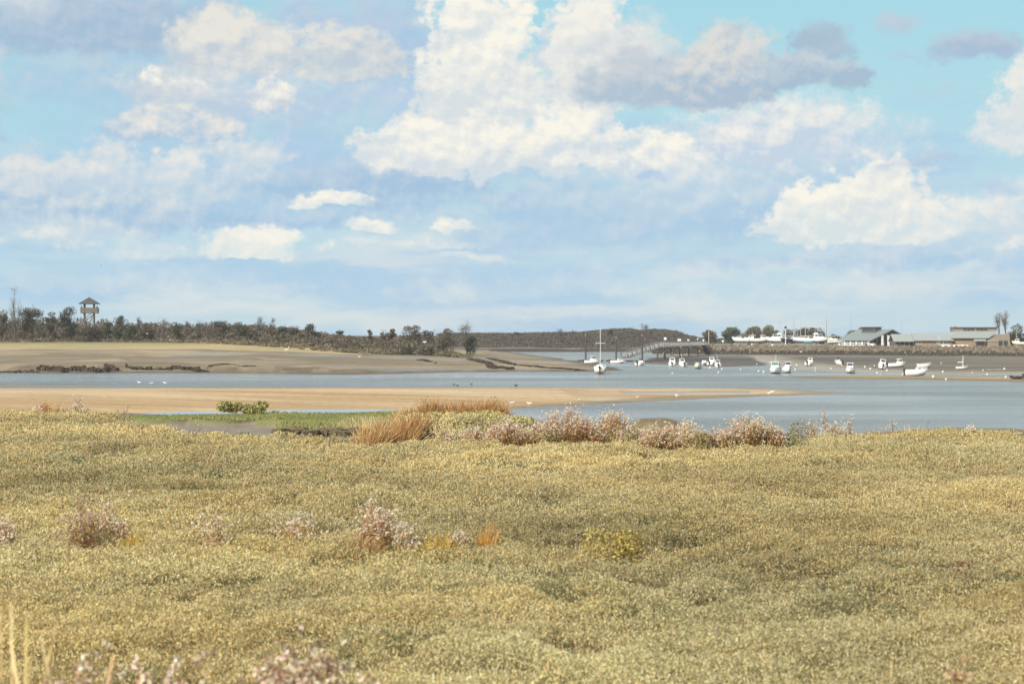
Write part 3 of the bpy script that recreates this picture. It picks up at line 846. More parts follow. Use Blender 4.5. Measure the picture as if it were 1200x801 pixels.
def carpet():
    rng = np.random.default_rng(5)
    vs, cs = [], []
    for d0, d1 in ((6.0, 10), (10, 14), (14, 19), (19, 26), (26, 35), (35, 54)):
        dm = (d0 + d1) / 2
        lw = 0.0066 + 0.00031 * (dm - 8)                      # leaf width grows a little with distance
        ll = lw * 2.3
        lai = 1.05 if dm < 16 else 0.85
        half = math.tan(math.radians(17.2))
        area = half * (d1 * d1 - d0 * d0) + 6.4 * (d1 - d0)
        n = int(area * lai / (0.45 * lw * ll))
        y = np.sqrt(rng.uniform(d0 * d0, d1 * d1, n))
        x = rng.uniform(-1, 1, n) * (half * y + 3.2)
        n_out = np.abs(x) > half * y * 1.02
        ok = ((inside(poly_marsh, x, y) + 0.35 * fbm(x, y, 1.5, 3, 8)) > 0.02) & (rng.uniform(size=n) < np.where(n_out, 0.6, 1.0))
        clump = fbm(x, y, 0.34, 3, 70)
        hole = fbm(x, y, 1.1, 3, 71)
        ok &= rng.uniform(size=n) < (0.24 if dm < 19 else 0.40) + 0.8 * smooth(clump + 0.55 * hole, -0.75, 0.35)
        x, y, clump, hole, n_out = x[ok], y[ok], clump[ok], hole[ok], n_out[ok]
        n = len(x)
        z0 = MARSH + marsh_bumps(x, y)
        ch = 0.075 + 0.085 * (clump + 0.6) * (clump > -0.6) + 0.05 * smooth(hole, -0.2, 0.6)
        dark = smooth(fbm(x, y, 0.5, 3, 76) + 0.35 * fbm(x, y, 3.0, 2, 77), 0.55, 0.78)      # lower tufts of dark green
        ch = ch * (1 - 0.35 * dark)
        u = rng.uniform(size=n)
        z = z0 + ch * np.sqrt(0.15 + 0.85 * u)
        c = np.stack([x, y, z], 1)
        q = leaf_quads(c, lw * np.where(n_out, 1.3, 1.0) * rng.uniform(0.7, 1.35, n), 2.5, 0.8, rng)
        big, mid = fbm(x, y, 6.0, 4, 73), fbm(x, y, 1.7, 4, 74)
        pal = np.asarray([(0.53, 0.48, 0.285), (0.62, 0.51, 0.24), (0.58, 0.42, 0.175), (0.40, 0.365, 0.165), (0.40, 0.28, 0.155), (0.17, 0.175, 0.09), (0.68, 0.58, 0.35)])
        wgt = np.stack([1.15 + 0.9 * np.clip(-mid, -1, 1), 1.25 + 1.0 * big + 0.5 * mid, 0.55 + 0.9 * mid, 0.65 + 0.7 * np.clip(-big, -1, 1), 0.30 + 0.5 * np.clip(fbm(x, y, 0.8, 3, 75), -.5, 1),
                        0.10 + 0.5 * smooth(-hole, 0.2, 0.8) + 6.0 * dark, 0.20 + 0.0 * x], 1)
        wgt = np.clip(wgt, 0.02, None)
        cum = np.cumsum(wgt, 1) / wgt.sum(1, keepdims=True)
        k = (rng.uniform(size=(n, 1)) > cum).sum(1).clip(0, 6)
        col = pal[k] * (1.03 + 0.21 * np.clip(fbm(x, y, 2.0, 4, 78), -1, 1) + 0.13 * np.clip(fbm(x, y, 8.0, 2, 79), -1, 1))[:, None] * (1 + max(0.10, 0.25 - 0.0045 * dm) * np.clip(rng.normal(size=(n, 1)), -2, 2))
        vs.append(q); cs.append(np.clip(col, 0.02, 0.8))
    # dead stems, straw and twigs standing among the leaves
    n = 15000
    y = np.sqrt(rng.uniform(36, 40 * 40, n)); x = rng.uniform(-half, half, n) * y
    ok = inside(poly_marsh, x, y) > 0.2
    ok &= rng.uniform(size=n) < smooth(fbm(x, y, 1.3, 3, 81), -0.3, 0.6)
    x, y = x[ok], y[ok]; n = len(x)
    b = np.stack([x, y, MARSH + marsh_bumps(x, y)], 1)
    t = b + rng.normal(size=(n, 3)) * (0.09, 0.09, 0.03) + (0, 0, 0.20)
    vs.append(strips(b, t, np.maximum(0.0035, 0.00042 * y), rng.normal(size=(n, 3)) * 0.04, rng, 2))
    cs.append(np.concatenate([pick_colours(n, [(0.62, 0.50, 0.28), (0.34, 0.21, 0.12), (0.46, 0.27, 0.14), (0.24, 0.20, 0.11), (0.70, 0.60, 0.42)], [2, 2, 1.2, 1.5, 1], rng)] * 2))
    V_, C_ = np.concatenate(vs), np.concatenate(cs)
    o = quads("marsh_vegetation", V_, C_, M_LEAF)
    tag(o, "low carpet of sage, olive and straw coloured salt marsh plants", "marsh plants", None, 'stuff')

# ------------------------------------------------------------------ single plants of the marsh
def foot(px, py, z=5.76):
    x, y, _ = at(px, py, z)
    return x, y, ground_z(x, y) - 0.01

def strips(base, tip, width, bend, rng, rows=3):
    """blades from base to tip (n,3): rows quads each, tapering, bowed by bend"""
    n = len(base)
    side = np.cross(tip - base, rng.normal(size=(n, 3)))
    side /= np.linalg.norm(side, axis=1, keepdims=True) + 1e-9
    w = np.broadcast_to(np.asarray(width, float), (n,))[:, None]
    out = []
    prev = None
    for k in range(rows + 1):
        t = k / rows
        c = base * (1 - t) + tip * t + bend * (t * t)
        half = side * w * 0.5 * (1 - 0.75 * t)
        if prev is not None:
            out.append(np.stack([prev[0], prev[1], c + half, c - half], 1))
        prev = (c - half, c + half)
    return np.concatenate(out)

carpet()

RED, WINE, STRAW, SAGE, OLIVE, RUST, DARKGREEN = (0.44, 0.17, 0.10), (0.27, 0.09, 0.065), (0.58, 0.43, 0.18), (0.42, 0.39, 0.23), (0.30, 0.27, 0.11), (0.47, 0.27, 0.11), (0.10, 0.105, 0.055)
FLUFF = [(0.82, 0.73, 0.59), (0.72, 0.60, 0.47), (0.52, 0.37, 0.26), (0.88, 0.82, 0.71)]

TAWNY = [(0.70, 0.58, 0.43), (0.56, 0.43, 0.30), (0.42, 0.29, 0.19), (0.78, 0.70, 0.56)]
def aster(label, px, pyb, pyt, wpx, stemcol=RED, density=1.0, fluff=FLUFF, seed=0, d=None, headsize=1.0):
    rng = np.random.default_rng(1000 + seed)
    if d is None:
        x, y, z = foot(px, pyb)
    else:
        x, y = xat(px, d), d
        z = ground_z(x, y)
    dist_ = y
    h = max(0.12, zat(pyt, dist_) - z)
    rad = max(0.03, 0.5 * wpx * (1.22 if 600 < px < 910 and d is None else 1.0) * dist_ / F)
    root = thing("sea_aster", label, "sea aster", (x, y, z), 0, "sea asters gone to seed")
    ns = max(2, int((5 + wpx * (0.85 if 600 < px < 910 and d is None else 0.62)) * density)) if wpx > 9 else max(1, int(3 * density))
    pix = dist_ / 1991.0
    a = rng.uniform(0, 6.283, ns); r = rad * np.sqrt(rng.uniform(0, 1, ns))
    base = np.stack([r * 0.55 * np.cos(a), r * 0.55 * np.sin(a), np.zeros(ns)], 1)
    hh = h * (0.60 + 0.40 * rng.uniform(size=ns)) * (1.0 - 0.35 * (r / rad) ** 2)
    hh[0] = h * 0.97; 
    base[0] *= 0.3; a0 = r[0]; r[0] *= 0.35
    tip = np.stack([r * np.cos(a), r * np.sin(a), hh], 1)
    bend = 0.05 * h * rng.normal(size=(ns, 3)) * (1, 1, 0)
    wst = max(0.006, 0.55 * pix)
    sv = [strips(base, tip, wst, bend, rng, 4), strips(base, tip, wst, bend, rng, 4)]
    heads = []
    for i in range(ns):
        k = int(rng.integers(5, 9))
        p = tip[i] + bend[i]
        hub = p - np.array([0, 0, 0.22 * hh[i]])
        spread = min(0.11, 0.22 * h) * (0.6 + 0.6 * rng.uniform())
        off = rng.normal(size=(k, 3)) * (spread * 0.55, spread * 0.55, spread * 0.5)
        off[:, 2] -= 0.35 * spread
        e = p + off
        heads.append(e)
        sv.append(strips(np.repeat(hub[None], k, 0) + 0.02 * h * rng.normal(size=(k, 3)), e, wst * 0.6, np.zeros((k, 3)), rng, 1))
    S_ = np.concatenate(sv)
    sc = pick_colours(len(S_), [stemcol, WINE, RUST, STRAW], [3, 1.2, 1.6, 1.2], rng)
    quads("stem_sprays", S_, sc, M_LEAF, root)
    nl = int(ns * 36)
    t = rng.uniform(0.05, 0.8, nl); j = rng.integers(0, ns, nl)
    c = base[j] * (1 - t[:, None]) + tip[j] * t[:, None] + rng.normal(size=(nl, 3)) * 0.03
    c[:, 2] = np.abs(c[:, 2])
    quads("foliage", leaf_quads(c, max(0.012, 0.9 * pix) * rng.uniform(0.7, 1.3, nl), 3.4, 0.3, rng), pick_colours(nl, [OLIVE, STRAW, RUST, SAGE, stemcol], [1.6, 2.4, 2.2, 1.2, 2.0], rng), M_LEAF, root)
    H_ = np.concatenate(heads)
    s = max(0.017, 1.25 * pix) * headsize
    k = 7
    c = np.repeat(H_, k, 0) + rng.normal(size=(len(H_) * k, 3)) * s * 0.33
    quads("seed_fluff", leaf_quads(c, s * rng.uniform(0.55, 1.0, len(c)), 1.15, 0.0, rng), pick_colours(len(c), fluff, [3, 2.4, 1.3, 1.4], rng, 0.1), M_LEAF, root)  # fluffy seed heads, all in one mesh
    return root

def tuft(name, label, cat, px, pyb, pyt, wpx, cols, wts, n=260, lean=(0, 0), group=None, seed=0, d=None, spread=0.75, width=None, extra=None):
    """one clump of grass or rush blades"""
    rng = np.random.default_rng(3000 + seed)
    if d is None:
        x, y, z = foot(px, pyb)
    else:
        x, y = xat(px, d), d
        z = ground_z(x, y)
    h = max(0.08, zat(pyt, y) - z)
    rad = 0.5 * wpx * y / F
    a = rng.uniform(0, 6.283, n); r = np.sqrt(rng.uniform(0, 1, n))
    base = np.stack([rad * spread * r * np.cos(a), min(rad, 0.6) * spread * r * np.sin(a), np.zeros(n)], 1)
    hh = h * rng.uniform(0.45, 1.0, n) * (1 - 0.4 * r * r)
    tip = base + np.stack([0.45 * rad * r * np.cos(a) + lean[0] * hh + 0.1 * h * rng.normal(size=n), 0.3 * rad * r * np.sin(a) + lean[1] * hh + 0.1 * h * rng.normal(size=n), hh], 1)
    bend = np.stack([0.12 * h * rng.normal(size=n), 0.12 * h * rng.normal(size=n), -0.06 * h * np.abs(rng.normal(size=n))], 1)
    V_ = strips(base, tip, width or max(0.005, 0.75 * y / 1991.0), bend, rng, 3)
    C_ = pick_colours(n, cols, wts, rng)
    o = quads(name, V_, np.concatenate([C_] * 3), M_LEAF)
    o.location = (x, y, z)
    tag(o, label, cat, group)
    return o

def shrub(name, label, cat, px, pyb, pyt, wpx, cols, wts, n=900, leaf=None, group=None, seed=0, z=5.76, d=None, long=1.8, lumps=7):
    """a low bush: a lumpy crown of leaves over a few stems"""
    rng = np.random.default_rng(5000 + seed)
    if d is None:
        x, y, zz = foot(px, pyb, z)
    else:
        x, y = xat(px, d), d
        zz = ground_z(x, y) - 0.01
    h = max(0.1, zat(pyt, y) - zz)
    rad = 0.5 * wpx * y / F
    root = thing(name, label, cat, (x, y, zz), 0, group)
    lc = np.stack([rad * 0.7 * rng.uniform(-1, 1, lumps), min(rad, 1.2) * 0.6 * rng.uniform(-1, 1, lumps), h * rng.uniform(0.35, 0.72, lumps)], 1)
    lr = h * rng.uniform(0.26, 0.42, lumps)
    j = rng.integers(0, lumps, n)
    v = rng.normal(size=(n, 3)); v /= np.linalg.norm(v, axis=1, keepdims=True)
    c = lc[j] + v * (lr[j] * rng.uniform(0.45, 1.05, n) ** 0.7)[:, None] * (max(1, rad / h * 0.75), 1.0, 1)
    c[:, 2] = np.clip(c[:, 2], 0.02, h)
    quads("foliage", leaf_quads(c, (leaf or max(0.012, 1.1 * y / 1991.0)) * rng.uniform(0.7, 1.3, n), long, 0.4, rng), pick_colours(n, cols, wts, rng, 0.2), M_LEAF, root)
    k = 14
    b = np.stack([rad * 0.4 * rng.uniform(-1, 1, k), 0.3 * rad * rng.uniform(-1, 1, k), np.zeros(k)], 1)
    t = lc[rng.integers(0, lumps, k)] + 0.2 * h * rng.normal(size=(k, 3)) * (1, 1, 0)
    quads("stem_sprays", strips(b, t, max(0.01, 0.8 * y / 1991.0), np.zeros((k, 3)), rng, 2), pick_colours(2 * k, [(0.12, 0.09, 0.06), RUST], [2, 1], rng), M_LEAF, root)
    return root

# asters in a broken row along the marsh edge, from the hummock to the right
A = aster
A("low cream aster clump in the hollow at the shaded left foot of the grassy hummock", 520, 518, 503, 26, RUST, 1.2, seed=1)
A("grey white aster patch on the hummock's front, left of the red stemmed one", 553, 519, 497, 34, RED, 1.3, seed=2)
A("red stemmed aster with dense white heads at the right end of the grassy hummock", 594, 521, 488, 46, RED, 2.0, seed=3)
A("short pale aster between the hummock and the tallest pink aster", 622, 519, 494, 26, STRAW, 1.2, seed=4)
A("tall peaked pink and white aster, first big clump to the right of the hummock", 660, 519, 472, 50, RED, 1.7, seed=5)
A("broad rounded pinkish aster clump between the tall peaked one and the muddy islet", 718, 517, 480, 52, RUST, 1.8, seed=6)
A("low white aster in front of the olive mud islet", 764, 525, 497, 28, RED, 1.5, seed=7)
A("yellow leaved aster with white heads just right of the olive mud islet", 800, 524, 488, 38, STRAW, 1.5, seed=8)
A("dull brown headed aster in the low gap of the row", 832, 526, 500, 34, RUST, 1.4, [(0.45, 0.36, 0.30), (0.56, 0.48, 0.42), (0.34, 0.25, 0.20), (0.66, 0.60, 0.54)], seed=9)
A("tall rusty aster with two white topped spires, left of the dark green shrub", 872, 526, 482, 34, RUST, 1.9, seed=10)
A("yellowing aster leaning against the double spired one", 896, 525, 487, 28, STRAW, 1.6, seed=11)
A("thin brown aster stalk just to the right of the dark green shrub", 953, 514, 489, 10, RUST, 1.0, seed=12)
A("tall single aster stalk with one white topped head above the water", 967, 514, 479, 9, RED, 1.3, seed=13)
A("bushy low aster at the foot of the tall single stalk", 979, 517, 493, 26, RUST, 1.4, seed=14)
A("slim wine red aster stalk standing alone beside the bushy low one", 996, 518, 487, 9, WINE, 1.5, seed=15)
A("small faded aster sprig low against the water, left of the lone dark stalk", 1032, 511, 501, 8, RUST, 0.9, seed=16)
A("lone dark aster stalk rising in the wide gap against the water", 1045, 511, 492, 8, WINE, 1.2, seed=17)
A("flat little patch of white aster heads on the grassy rise", 1071, 511, 503, 24, STRAW, 0.9, seed=18)
A("tiny dark headed aster sprig on the grassy rise", 1102, 512, 504, 7, WINE, 0.9, seed=19)
A("short pinkish aster sprig right of the grassy rise", 1115, 514, 507, 12, RUST, 0.9, seed=20)
A("upright white aster with forked top near the right end of the edge", 1136, 517, 498, 13, STRAW, 1.4, seed=21)
A("last pale asters of the edge, standing at the right border", 1190, 516, 505, 26, STRAW, 1.0, seed=22)
for k, (px, pb, pt, wd, col, lab) in enumerate([
        (640, 520, 494, 26, RUST, "pale aster tucked against the left side of the tallest pink one"), (688, 519, 489, 32, RED, "pink aster filling the space between the tallest and the broad rounded one"),
        (742, 521, 499, 26, RUST, "cream aster before the left end of the mud islet"), (783, 525, 494, 26, RED, "pinkish aster before the right end of the mud islet"),
        (814, 526, 495, 28, STRAW, "cream headed aster left of the dull brown one"), (850, 527, 494, 28, RUST, "rusty aster right of the dull brown one"), (908, 525, 497, 22, RED, "reddish aster last before the dark olive shrub")]):
    A(lab, px, pb, pt, wd, col, 1.4, seed=70 + k)
# asters out in the carpet
A("brown and cream aster cut by the left border, mid marsh", 6, 640, 606, 22, RUST, 1.8, seed=30)
A("dusky pink aster, tallest of the group at the left of the marsh", 96, 634, 579, 44, WINE, 0.75, [(0.55, 0.45, 0.40), (0.46, 0.36, 0.33), (0.38, 0.28, 0.25), (0.64, 0.57, 0.50)], seed=31)
A("single round headed aster stalk with a fluffy ball, left marsh", 127, 625, 585, 11, RUST, 1.3, seed=32)
A("dark low aster behind the yellow moss patch, left marsh", 144, 632, 603, 24, WINE, 0.8, seed=33)
A("small pale aster left of the leaning reddish stalk", 230, 634, 602, 18, STRAW, 0.8, seed=34)
A("leaning reddish aster stalk with white tufted top", 254, 640, 599, 16, RED, 1.2, seed=35)
A("loose aster with rusty leaves and scattered white heads, left of the big white one", 352, 636, 595, 52, RUST, 0.7, seed=36)
A("faded small aster at the edge of the loose rusty one", 318, 622, 597, 14, STRAW, 0.8, seed=37)
A("largest white headed aster in the middle of the marsh", 442, 637, 585, 48, RED, 1.1, seed=38, headsize=1.1)
A("greyish low aster right of the largest white headed one", 476, 641, 612, 28, SAGE, 0.9, seed=39)
A("low pink aster sprig between the two orange tufts", 540, 640, 622, 24, RED, 0.7, seed=40)
A("cream coloured seed head standing alone on the creek mud", 232, 505, 492, 9, STRAW, 1.2, seed=41)
# asters right before the viewer, cut by the lower border
A("large cream aster head cluster at the bottom border, its base out of view", 325, 0, 745, 74, RED, 0.85, fluff=TAWNY, seed=50, d=8.0, headsize=1.7)
A("brown aster heads beside the large cream cluster at the bottom border", 375, 0, 752, 66, STRAW, 0.7, fluff=TAWNY, seed=51, d=8.2, headsize=1.7)
A("blurred brown and cream aster at the bottom border, left of the large cream cluster", 214, 0, 762, 60, RUST, 0.8, fluff=TAWNY, seed=52, d=7.8, headsize=1.7)
A("just the white tops of an aster peeping over the bottom border", 158, 0, 782, 44, RUST, 0.8, fluff=TAWNY, seed=53, d=7.6, headsize=1.7)
A("dark aster tops behind the dry grass blades at the lower left", 78, 0, 774, 44, WINE, 0.8, fluff=TAWNY, seed=54, d=7.9, headsize=1.6)
A("aster with tawny fluffy heads near the lower right corner", 1112, 0, 772, 20, RUST, 0.5, [(0.46, 0.30, 0.17), (0.54, 0.38, 0.22), (0.38, 0.24, 0.14), (0.60, 0.46, 0.30)], seed=55, d=7.7, headsize=1.7)

BROWNS, GOLD = [(0.48, 0.27, 0.11), (0.57, 0.36, 0.16), (0.34, 0.17, 0.08), (0.64, 0.47, 0.25)], [(0.74, 0.58, 0.27), (0.66, 0.49, 0.21), (0.80, 0.66, 0.36)]
# grasses of the hummock
for k, (px, py, pt, wd, lab) in enumerate([
        (437, 520, 483, 44, "pale tan leaning grass at the far left edge of the hummock"),
        (462, 519, 478, 54, "rust brown grass clump on the left flank of the hummock"),
        (486, 514, 477, 42, "dark rust grass above the shaded hollow of the hummock")]):
    tuft("grass_tuft", lab, "grass", px, py, pt, wd, BROWNS, [[1, 2, .4, 2.2], [2, 2, 1, 1], [2, 1, 2, .4]][k], 620, (0.15, 0), "brown grass tufts of the hummock", 10 + k)
for k, (px, pt, wd, lab) in enumerate([
        (476, 470, 22, "wispy straw grass with small white heads on the hummock crest"),
        (504, 461, 26, "narrow foxy red grass tuft on the crest, left of the long fringe"),
        (530, 462, 42, "left part of the long foxy fringe on the hummock crest"),
        (556, 462, 42, "middle part of the long foxy fringe on the hummock crest, thickest and darkest"),
        (578, 463, 32, "right end of the foxy fringe, under the leafy sprig")]):
    d_ = 37.7
    tuft("grass_tuft", lab, "grass", px, 0, pt, wd, BROWNS, [2, 1.4, 1.6, .5] if k else [.6, 1, .2, 3], 800, (0, 0), "brown grass tufts of the hummock", 20 + k, d=d_, spread=0.95)
GREENY = [(0.50, 0.46, 0.19), (0.58, 0.52, 0.25), (0.36, 0.34, 0.14), (0.66, 0.58, 0.32)]
shrub("purslane_mat", "yellow green mat over the top of the hummock", "sea purslane", 545, 0, 482, 130, GREENY, [3, 3, 1.5, 1.5], 5200, 0.024, None, 1, d=36.9, lumps=16)
shrub("purslane_mat", "lower pale green shoulder at the right of the hummock", "sea purslane", 612, 0, 487, 52, GREENY, [3, 3, 1.5, 1.5], 1500, 0.024, None, 2, d=36.6, lumps=7)
shrub("purslane_mat", "dark shaded purslane overhang in the hollow of the hummock", "sea purslane", 499, 517, 494, 36, [(0.10, 0.095, 0.05), (0.17, 0.15, 0.08), (0.07, 0.06, 0.04)], [2, 1, 1.5], 800, 0.022, None, 3, lumps=6)  # leaf colours darkened to paint in the shade of the hollow
shrub("green_sprig", "leafy green sprig standing at the right end of the foxy grass fringe", "plant", 581, 0, 459, 20, [(0.17, 0.19, 0.06), (0.27, 0.27, 0.09), (0.38, 0.33, 0.12)], [2, 2, 1], 170, 0.034, None, 4, d=38.3, long=1.6, lumps=5)
shrub("yellow_sprig", "thin yellow green sprig poking above the crest of the hummock", "plant", 508, 0, 456, 10, [(0.50, 0.46, 0.12), (0.38, 0.36, 0.10)], [2, 1], 70, 0.03, None, 5, d=38.2, lumps=3)
# other marsh plants
shrub("seablite_bush", "dark olive shrub in the aster row beside the thin brown stalk", "shrub", 935, 520, 488, 26, [(0.20, 0.185, 0.07), (0.30, 0.26, 0.09), (0.36, 0.27, 0.10)], [3, 2, 1], 420, 0.022, None, 6)
shrub("seablite_bush", "low olive green growth at the foot of the dark olive shrub", "shrub", 918, 524, 505, 30, [(0.20, 0.20, 0.07), (0.30, 0.27, 0.10)], [2, 1], 600, 0.022, None, 7)
shrub("seablite_bush", "yellow green rounded bush on the green strip beside the small pool", "shrub", 287, 0, 470, 66, [(0.36, 0.34, 0.13), (0.27, 0.27, 0.10), (0.46, 0.41, 0.19)], [3, 2, 2], 2400, 0.05, None, 8, d=68.5, lumps=10)
shrub("seablite_bush", "tiny dark green bush on the edge of the creek mud", "shrub", 290, 511, 501, 12, [(0.11, 0.14, 0.05), (0.17, 0.19, 0.07)], [2, 1], 300, 0.022, None, 9)
shrub("seablite_bush", "bushy yellow and green plant in the open carpet, right of centre", "shrub", 722, 657, 618, 72, [(0.46, 0.38, 0.10), (0.32, 0.30, 0.09), (0.52, 0.40, 0.15), (0.36, 0.22, 0.08)], [3, 2, 2, 1], 1300, 0.019, None, 10)
shrub("glasswort_plant", "dark wine red little plant alone on the right of the carpet", "glasswort", 1133, 676, 656, 18, [(0.17, 0.06, 0.045), (0.23, 0.09, 0.06)], [2, 1], 340, 0.014, None, 11)
tuft("grass_tuft", "fox brown grass tuft at the foot of the largest white aster", "grass", 411, 642, 618, 52, BROWNS, [2, 1, 2.4, .3], 420, (0.5, 0), "tufts in the marsh carpet", 40)
tuft("grass_tuft", "ochre moss like tuft right of the greyish low aster", "grass", 512, 642, 614, 38, [(0.58, 0.39, 0.08), (0.47, 0.34, 0.09)], [2, 1], 380, (0.1, 0), "tufts in the marsh carpet", 41)
tuft("grass_tuft", "bright orange tuft farthest right in the middle group", "grass", 570, 638, 606, 26, [(0.66, 0.39, 0.11), (0.58, 0.32, 0.10)], [2, 1], 260, (0.1, 0), "tufts in the marsh carpet", 42)
tuft("grass_tuft", "yellow tuft in the left group of asters", "grass", 152, 634, 612, 30, [(0.62, 0.46, 0.12), (0.50, 0.36, 0.10)], [2, 1], 260, (0.1, 0), "tufts in the marsh carpet", 43)
tuft("grass_tuft", "small yellow tuft below the leaning reddish aster", "grass", 296, 656, 638, 26, [(0.66, 0.50, 0.10), (0.55, 0.40, 0.10)], [2, 1], 200, (0.1, 0), "tufts in the marsh carpet", 44)
# far left edge of the marsh
for k, (px, pb, pt, wd, lean, lab) in enumerate([
        (34, 484, 466, 22, 0.9, "brown stems leaning right at the far left edge of the marsh"),
        (54, 484, 467, 26, 0.1, "straw coloured grass tuft, tallest of the left edge"),
        (72, 485, 471, 30, 0.0, "low reddish grass right of the tallest left edge tuft"),
        (122, 497, 486, 22, 0.0, "little rusty grass tuft on the near side of the creek")]):
    tuft("grass_tuft", lab, "grass", px, pb, pt, wd, BROWNS, [2, 2, 1, 2], 260, (lean, 0), "grasses of the left marsh edge", 50 + k)
A("thin dark aster stalk at the end of the left edge grasses", 93, 484, 464, 7, WINE, 1.0, seed=60)
A("white specked low aster among the left edge grasses", 88, 486, 475, 34, STRAW, 0.9, seed=61)
A("white specked aster left of the tallest left edge grass", 44, 486, 476, 20, STRAW, 0.9, seed=62)
A("short brown aster sprig beyond the left edge, before the creek", 147, 489, 473, 7, RUST, 0.9, seed=63)
# dry stalks right in front of the viewer
for k, (px, pt, lean, d_, lab) in enumerate([
        (8, 676, -0.02, 6.0, "tallest out of focus straw stalk, at the left border"),
        (18, 700, 0.0, 6.1, "second straw stalk beside the tallest one"),
        (40, 698, -0.06, 6.2, "straw stalk leaning left, third from the left border"),
        (52, 718, -0.03, 6.0, "thick pale straw stalk, fourth from the left border"),
        (68, 730, 0.10, 6.3, "faint straw stalk leaning right at the lower left"),
        (88, 738, 0.02, 6.1, "short straw stalk, last on the right of the lower left group"),
        (832, 760, -0.05, 6.8, "thin straw blade in front of the carpet, lower right of centre"),
        (1034, 766, 0.03, 6.8, "thin ochre blade near the tawny headed aster"),
        (1188, 700, 0.02, 6.6, "faint dry blade close to the right border")]):
    rng = np.random.default_rng(800 + k)
    x, y = xat(px, d_), d_
    z = ground_z(x, y)
    h = zat(pt, y) - z
    n = 4
    wdt = (0.026, 0.022, 0.025, 0.028, 0.017, 0.022, 0.009, 0.009, 0.006)[k]
    b = np.zeros((n, 3)); t = np.stack([lean * h + 0.006 * rng.normal(size=n), 0.01 * rng.normal(size=n), np.full(n, h) * (1, .95, .86, .78)], 1)
    V_ = strips(b, t, wdt, np.stack([0.05 * h * rng.normal(size=n), 0 * t[:, 0], -0.02 * h * np.ones(n)], 1), rng, 6)
    # the drooping seed spike
    o = quads("grass_stalk", V_, pick_colours(len(V_), GOLD, [2, 1, 1], rng, 0.08), M_LEAF)
    o.location = (x - 0.0, y, z)
    tag(o, lab, "dry grass", "dry straw stalks before the viewer")

for k, (px, pb, pt, wd, lab) in enumerate([
        (641, 521, 503, 22, "low olive growth left of the tallest pink aster's foot"), (690, 519, 501, 30, "olive green growth filling the gap right of the tallest pink aster"),
        (747, 522, 500, 22, "dark green growth before the left end of the muddy islet"), (782, 525, 504, 22, "low green growth between two asters by the islet"),
        (818, 527, 506, 24, "dull olive growth in the dip of the row"), (849, 527, 505, 24, "brownish green growth left of the double spired aster")]):
    shrub("seablite_bush", lab, "shrub", px, pb, pt, wd, [(0.24, 0.23, 0.09), (0.34, 0.30, 0.12), (0.16, 0.16, 0.07), (0.40, 0.27, 0.12)], [2, 2, 1.4, 1], 520, 0.022, "low growth at the feet of the aster row", 120 + k)

def terrace_grass():
    """short turf of the strip beyond the creek"""
    rng = np.random.default_rng(15)
    n = 90000
    x, y = rng.uniform(-24, 0.5, n), rng.uniform(54, 74, n)
    st = inside(poly_terrace, x, y) + 0.35 * fbm(x, y, 2.2, 4, 10)
    p_ = fbm(x, y, 1.6, 4, 90)
    ok = (st > 0.0) & (rng.uniform(size=n) < 0.35 + 0.9 * smooth(p_, -0.5, 0.5))
    x, y, p_ = x[ok], y[ok], p_[ok]
    z = land(x, y)[0]
    n = len(x)
    right = smooth(xat(1, 1) * 0 + x / y * F + 600, 370, 430) * (y < 64.5)
    tall = 0.03 + 0.05 * smooth(p_, 0.0, 0.6) + 0.07 * right
    b = np.stack([x, y, z - 0.01], 1)
    t = b + np.stack([0.03 * rng.normal(size=n), 0.03 * rng.normal(size=n), tall * rng.uniform(0.6, 1.3, n)], 1)
    pal = np.asarray([(0.215, 0.225, 0.085), (0.29, 0.29, 0.115), (0.38, 0.34, 0.165), (0.48, 0.41, 0.225)])
    k = np.clip(np.floor(rng.uniform(size=n) * 2.0 + 1.3 * smooth(p_, -0.3, 0.7) * rng.uniform(size=n) + 2.2 * right), 0, 3).astype(int)
    o = quads("creek_grass", strips(b, t, 0.032, np.zeros((n, 3)), rng, 1), np.clip(pal[k] * (1 + 0.15 * rng.normal(size=(n, 1))), 0.02, 0.8), M_LEAF)
    tag(o, "short green turf with straw tinges on the strip beyond the creek", "grass", None, 'stuff')
terrace_grass()
# ------------------------------------------------------------------ scrub of the dunes (one mass each) and the trees one can tell apart
def bushes(name, label, x, y, z, hgt, wid, cols, wts, per, leaf, seed, jit=0.16):
    rng = np.random.default_rng(seed)
    n = len(x)
    tone = rng.choice(len(cols), size=n, p=np.asarray(wts) / np.sum(wts))
    i = np.repeat(np.arange(n), per)
    v = rng.normal(size=(len(i), 3)); v /= np.linalg.norm(v, axis=1, keepdims=True)
    r = rng.uniform(0.35, 1.0, len(i)) ** 0.5
    c = np.stack([x[i] + v[:, 0] * wid[i] * r * 0.5, y[i] + v[:, 1] * wid[i] * r * 0.5, z[i] + hgt[i] * (0.48 + 0.52 * v[:, 2] * r)], 1)
    pal = np.asarray(cols)
    mixed = np.where(rng.uniform(size=len(i)) < 0.28, rng.integers(0, len(cols), len(i)), tone[i])
    col = pal[mixed] * (1 + jit * rng.normal(size=(len(i), 1)))
    o = quads(name, leaf_quads(c, leaf * rng.uniform(0.6, 1.4, len(i)), 1.5, 0.3, rng), np.clip(col, 0.012, 0.6), M_LEAF)
    tag(o, label, "scrub", None, 'stuff')
    return o

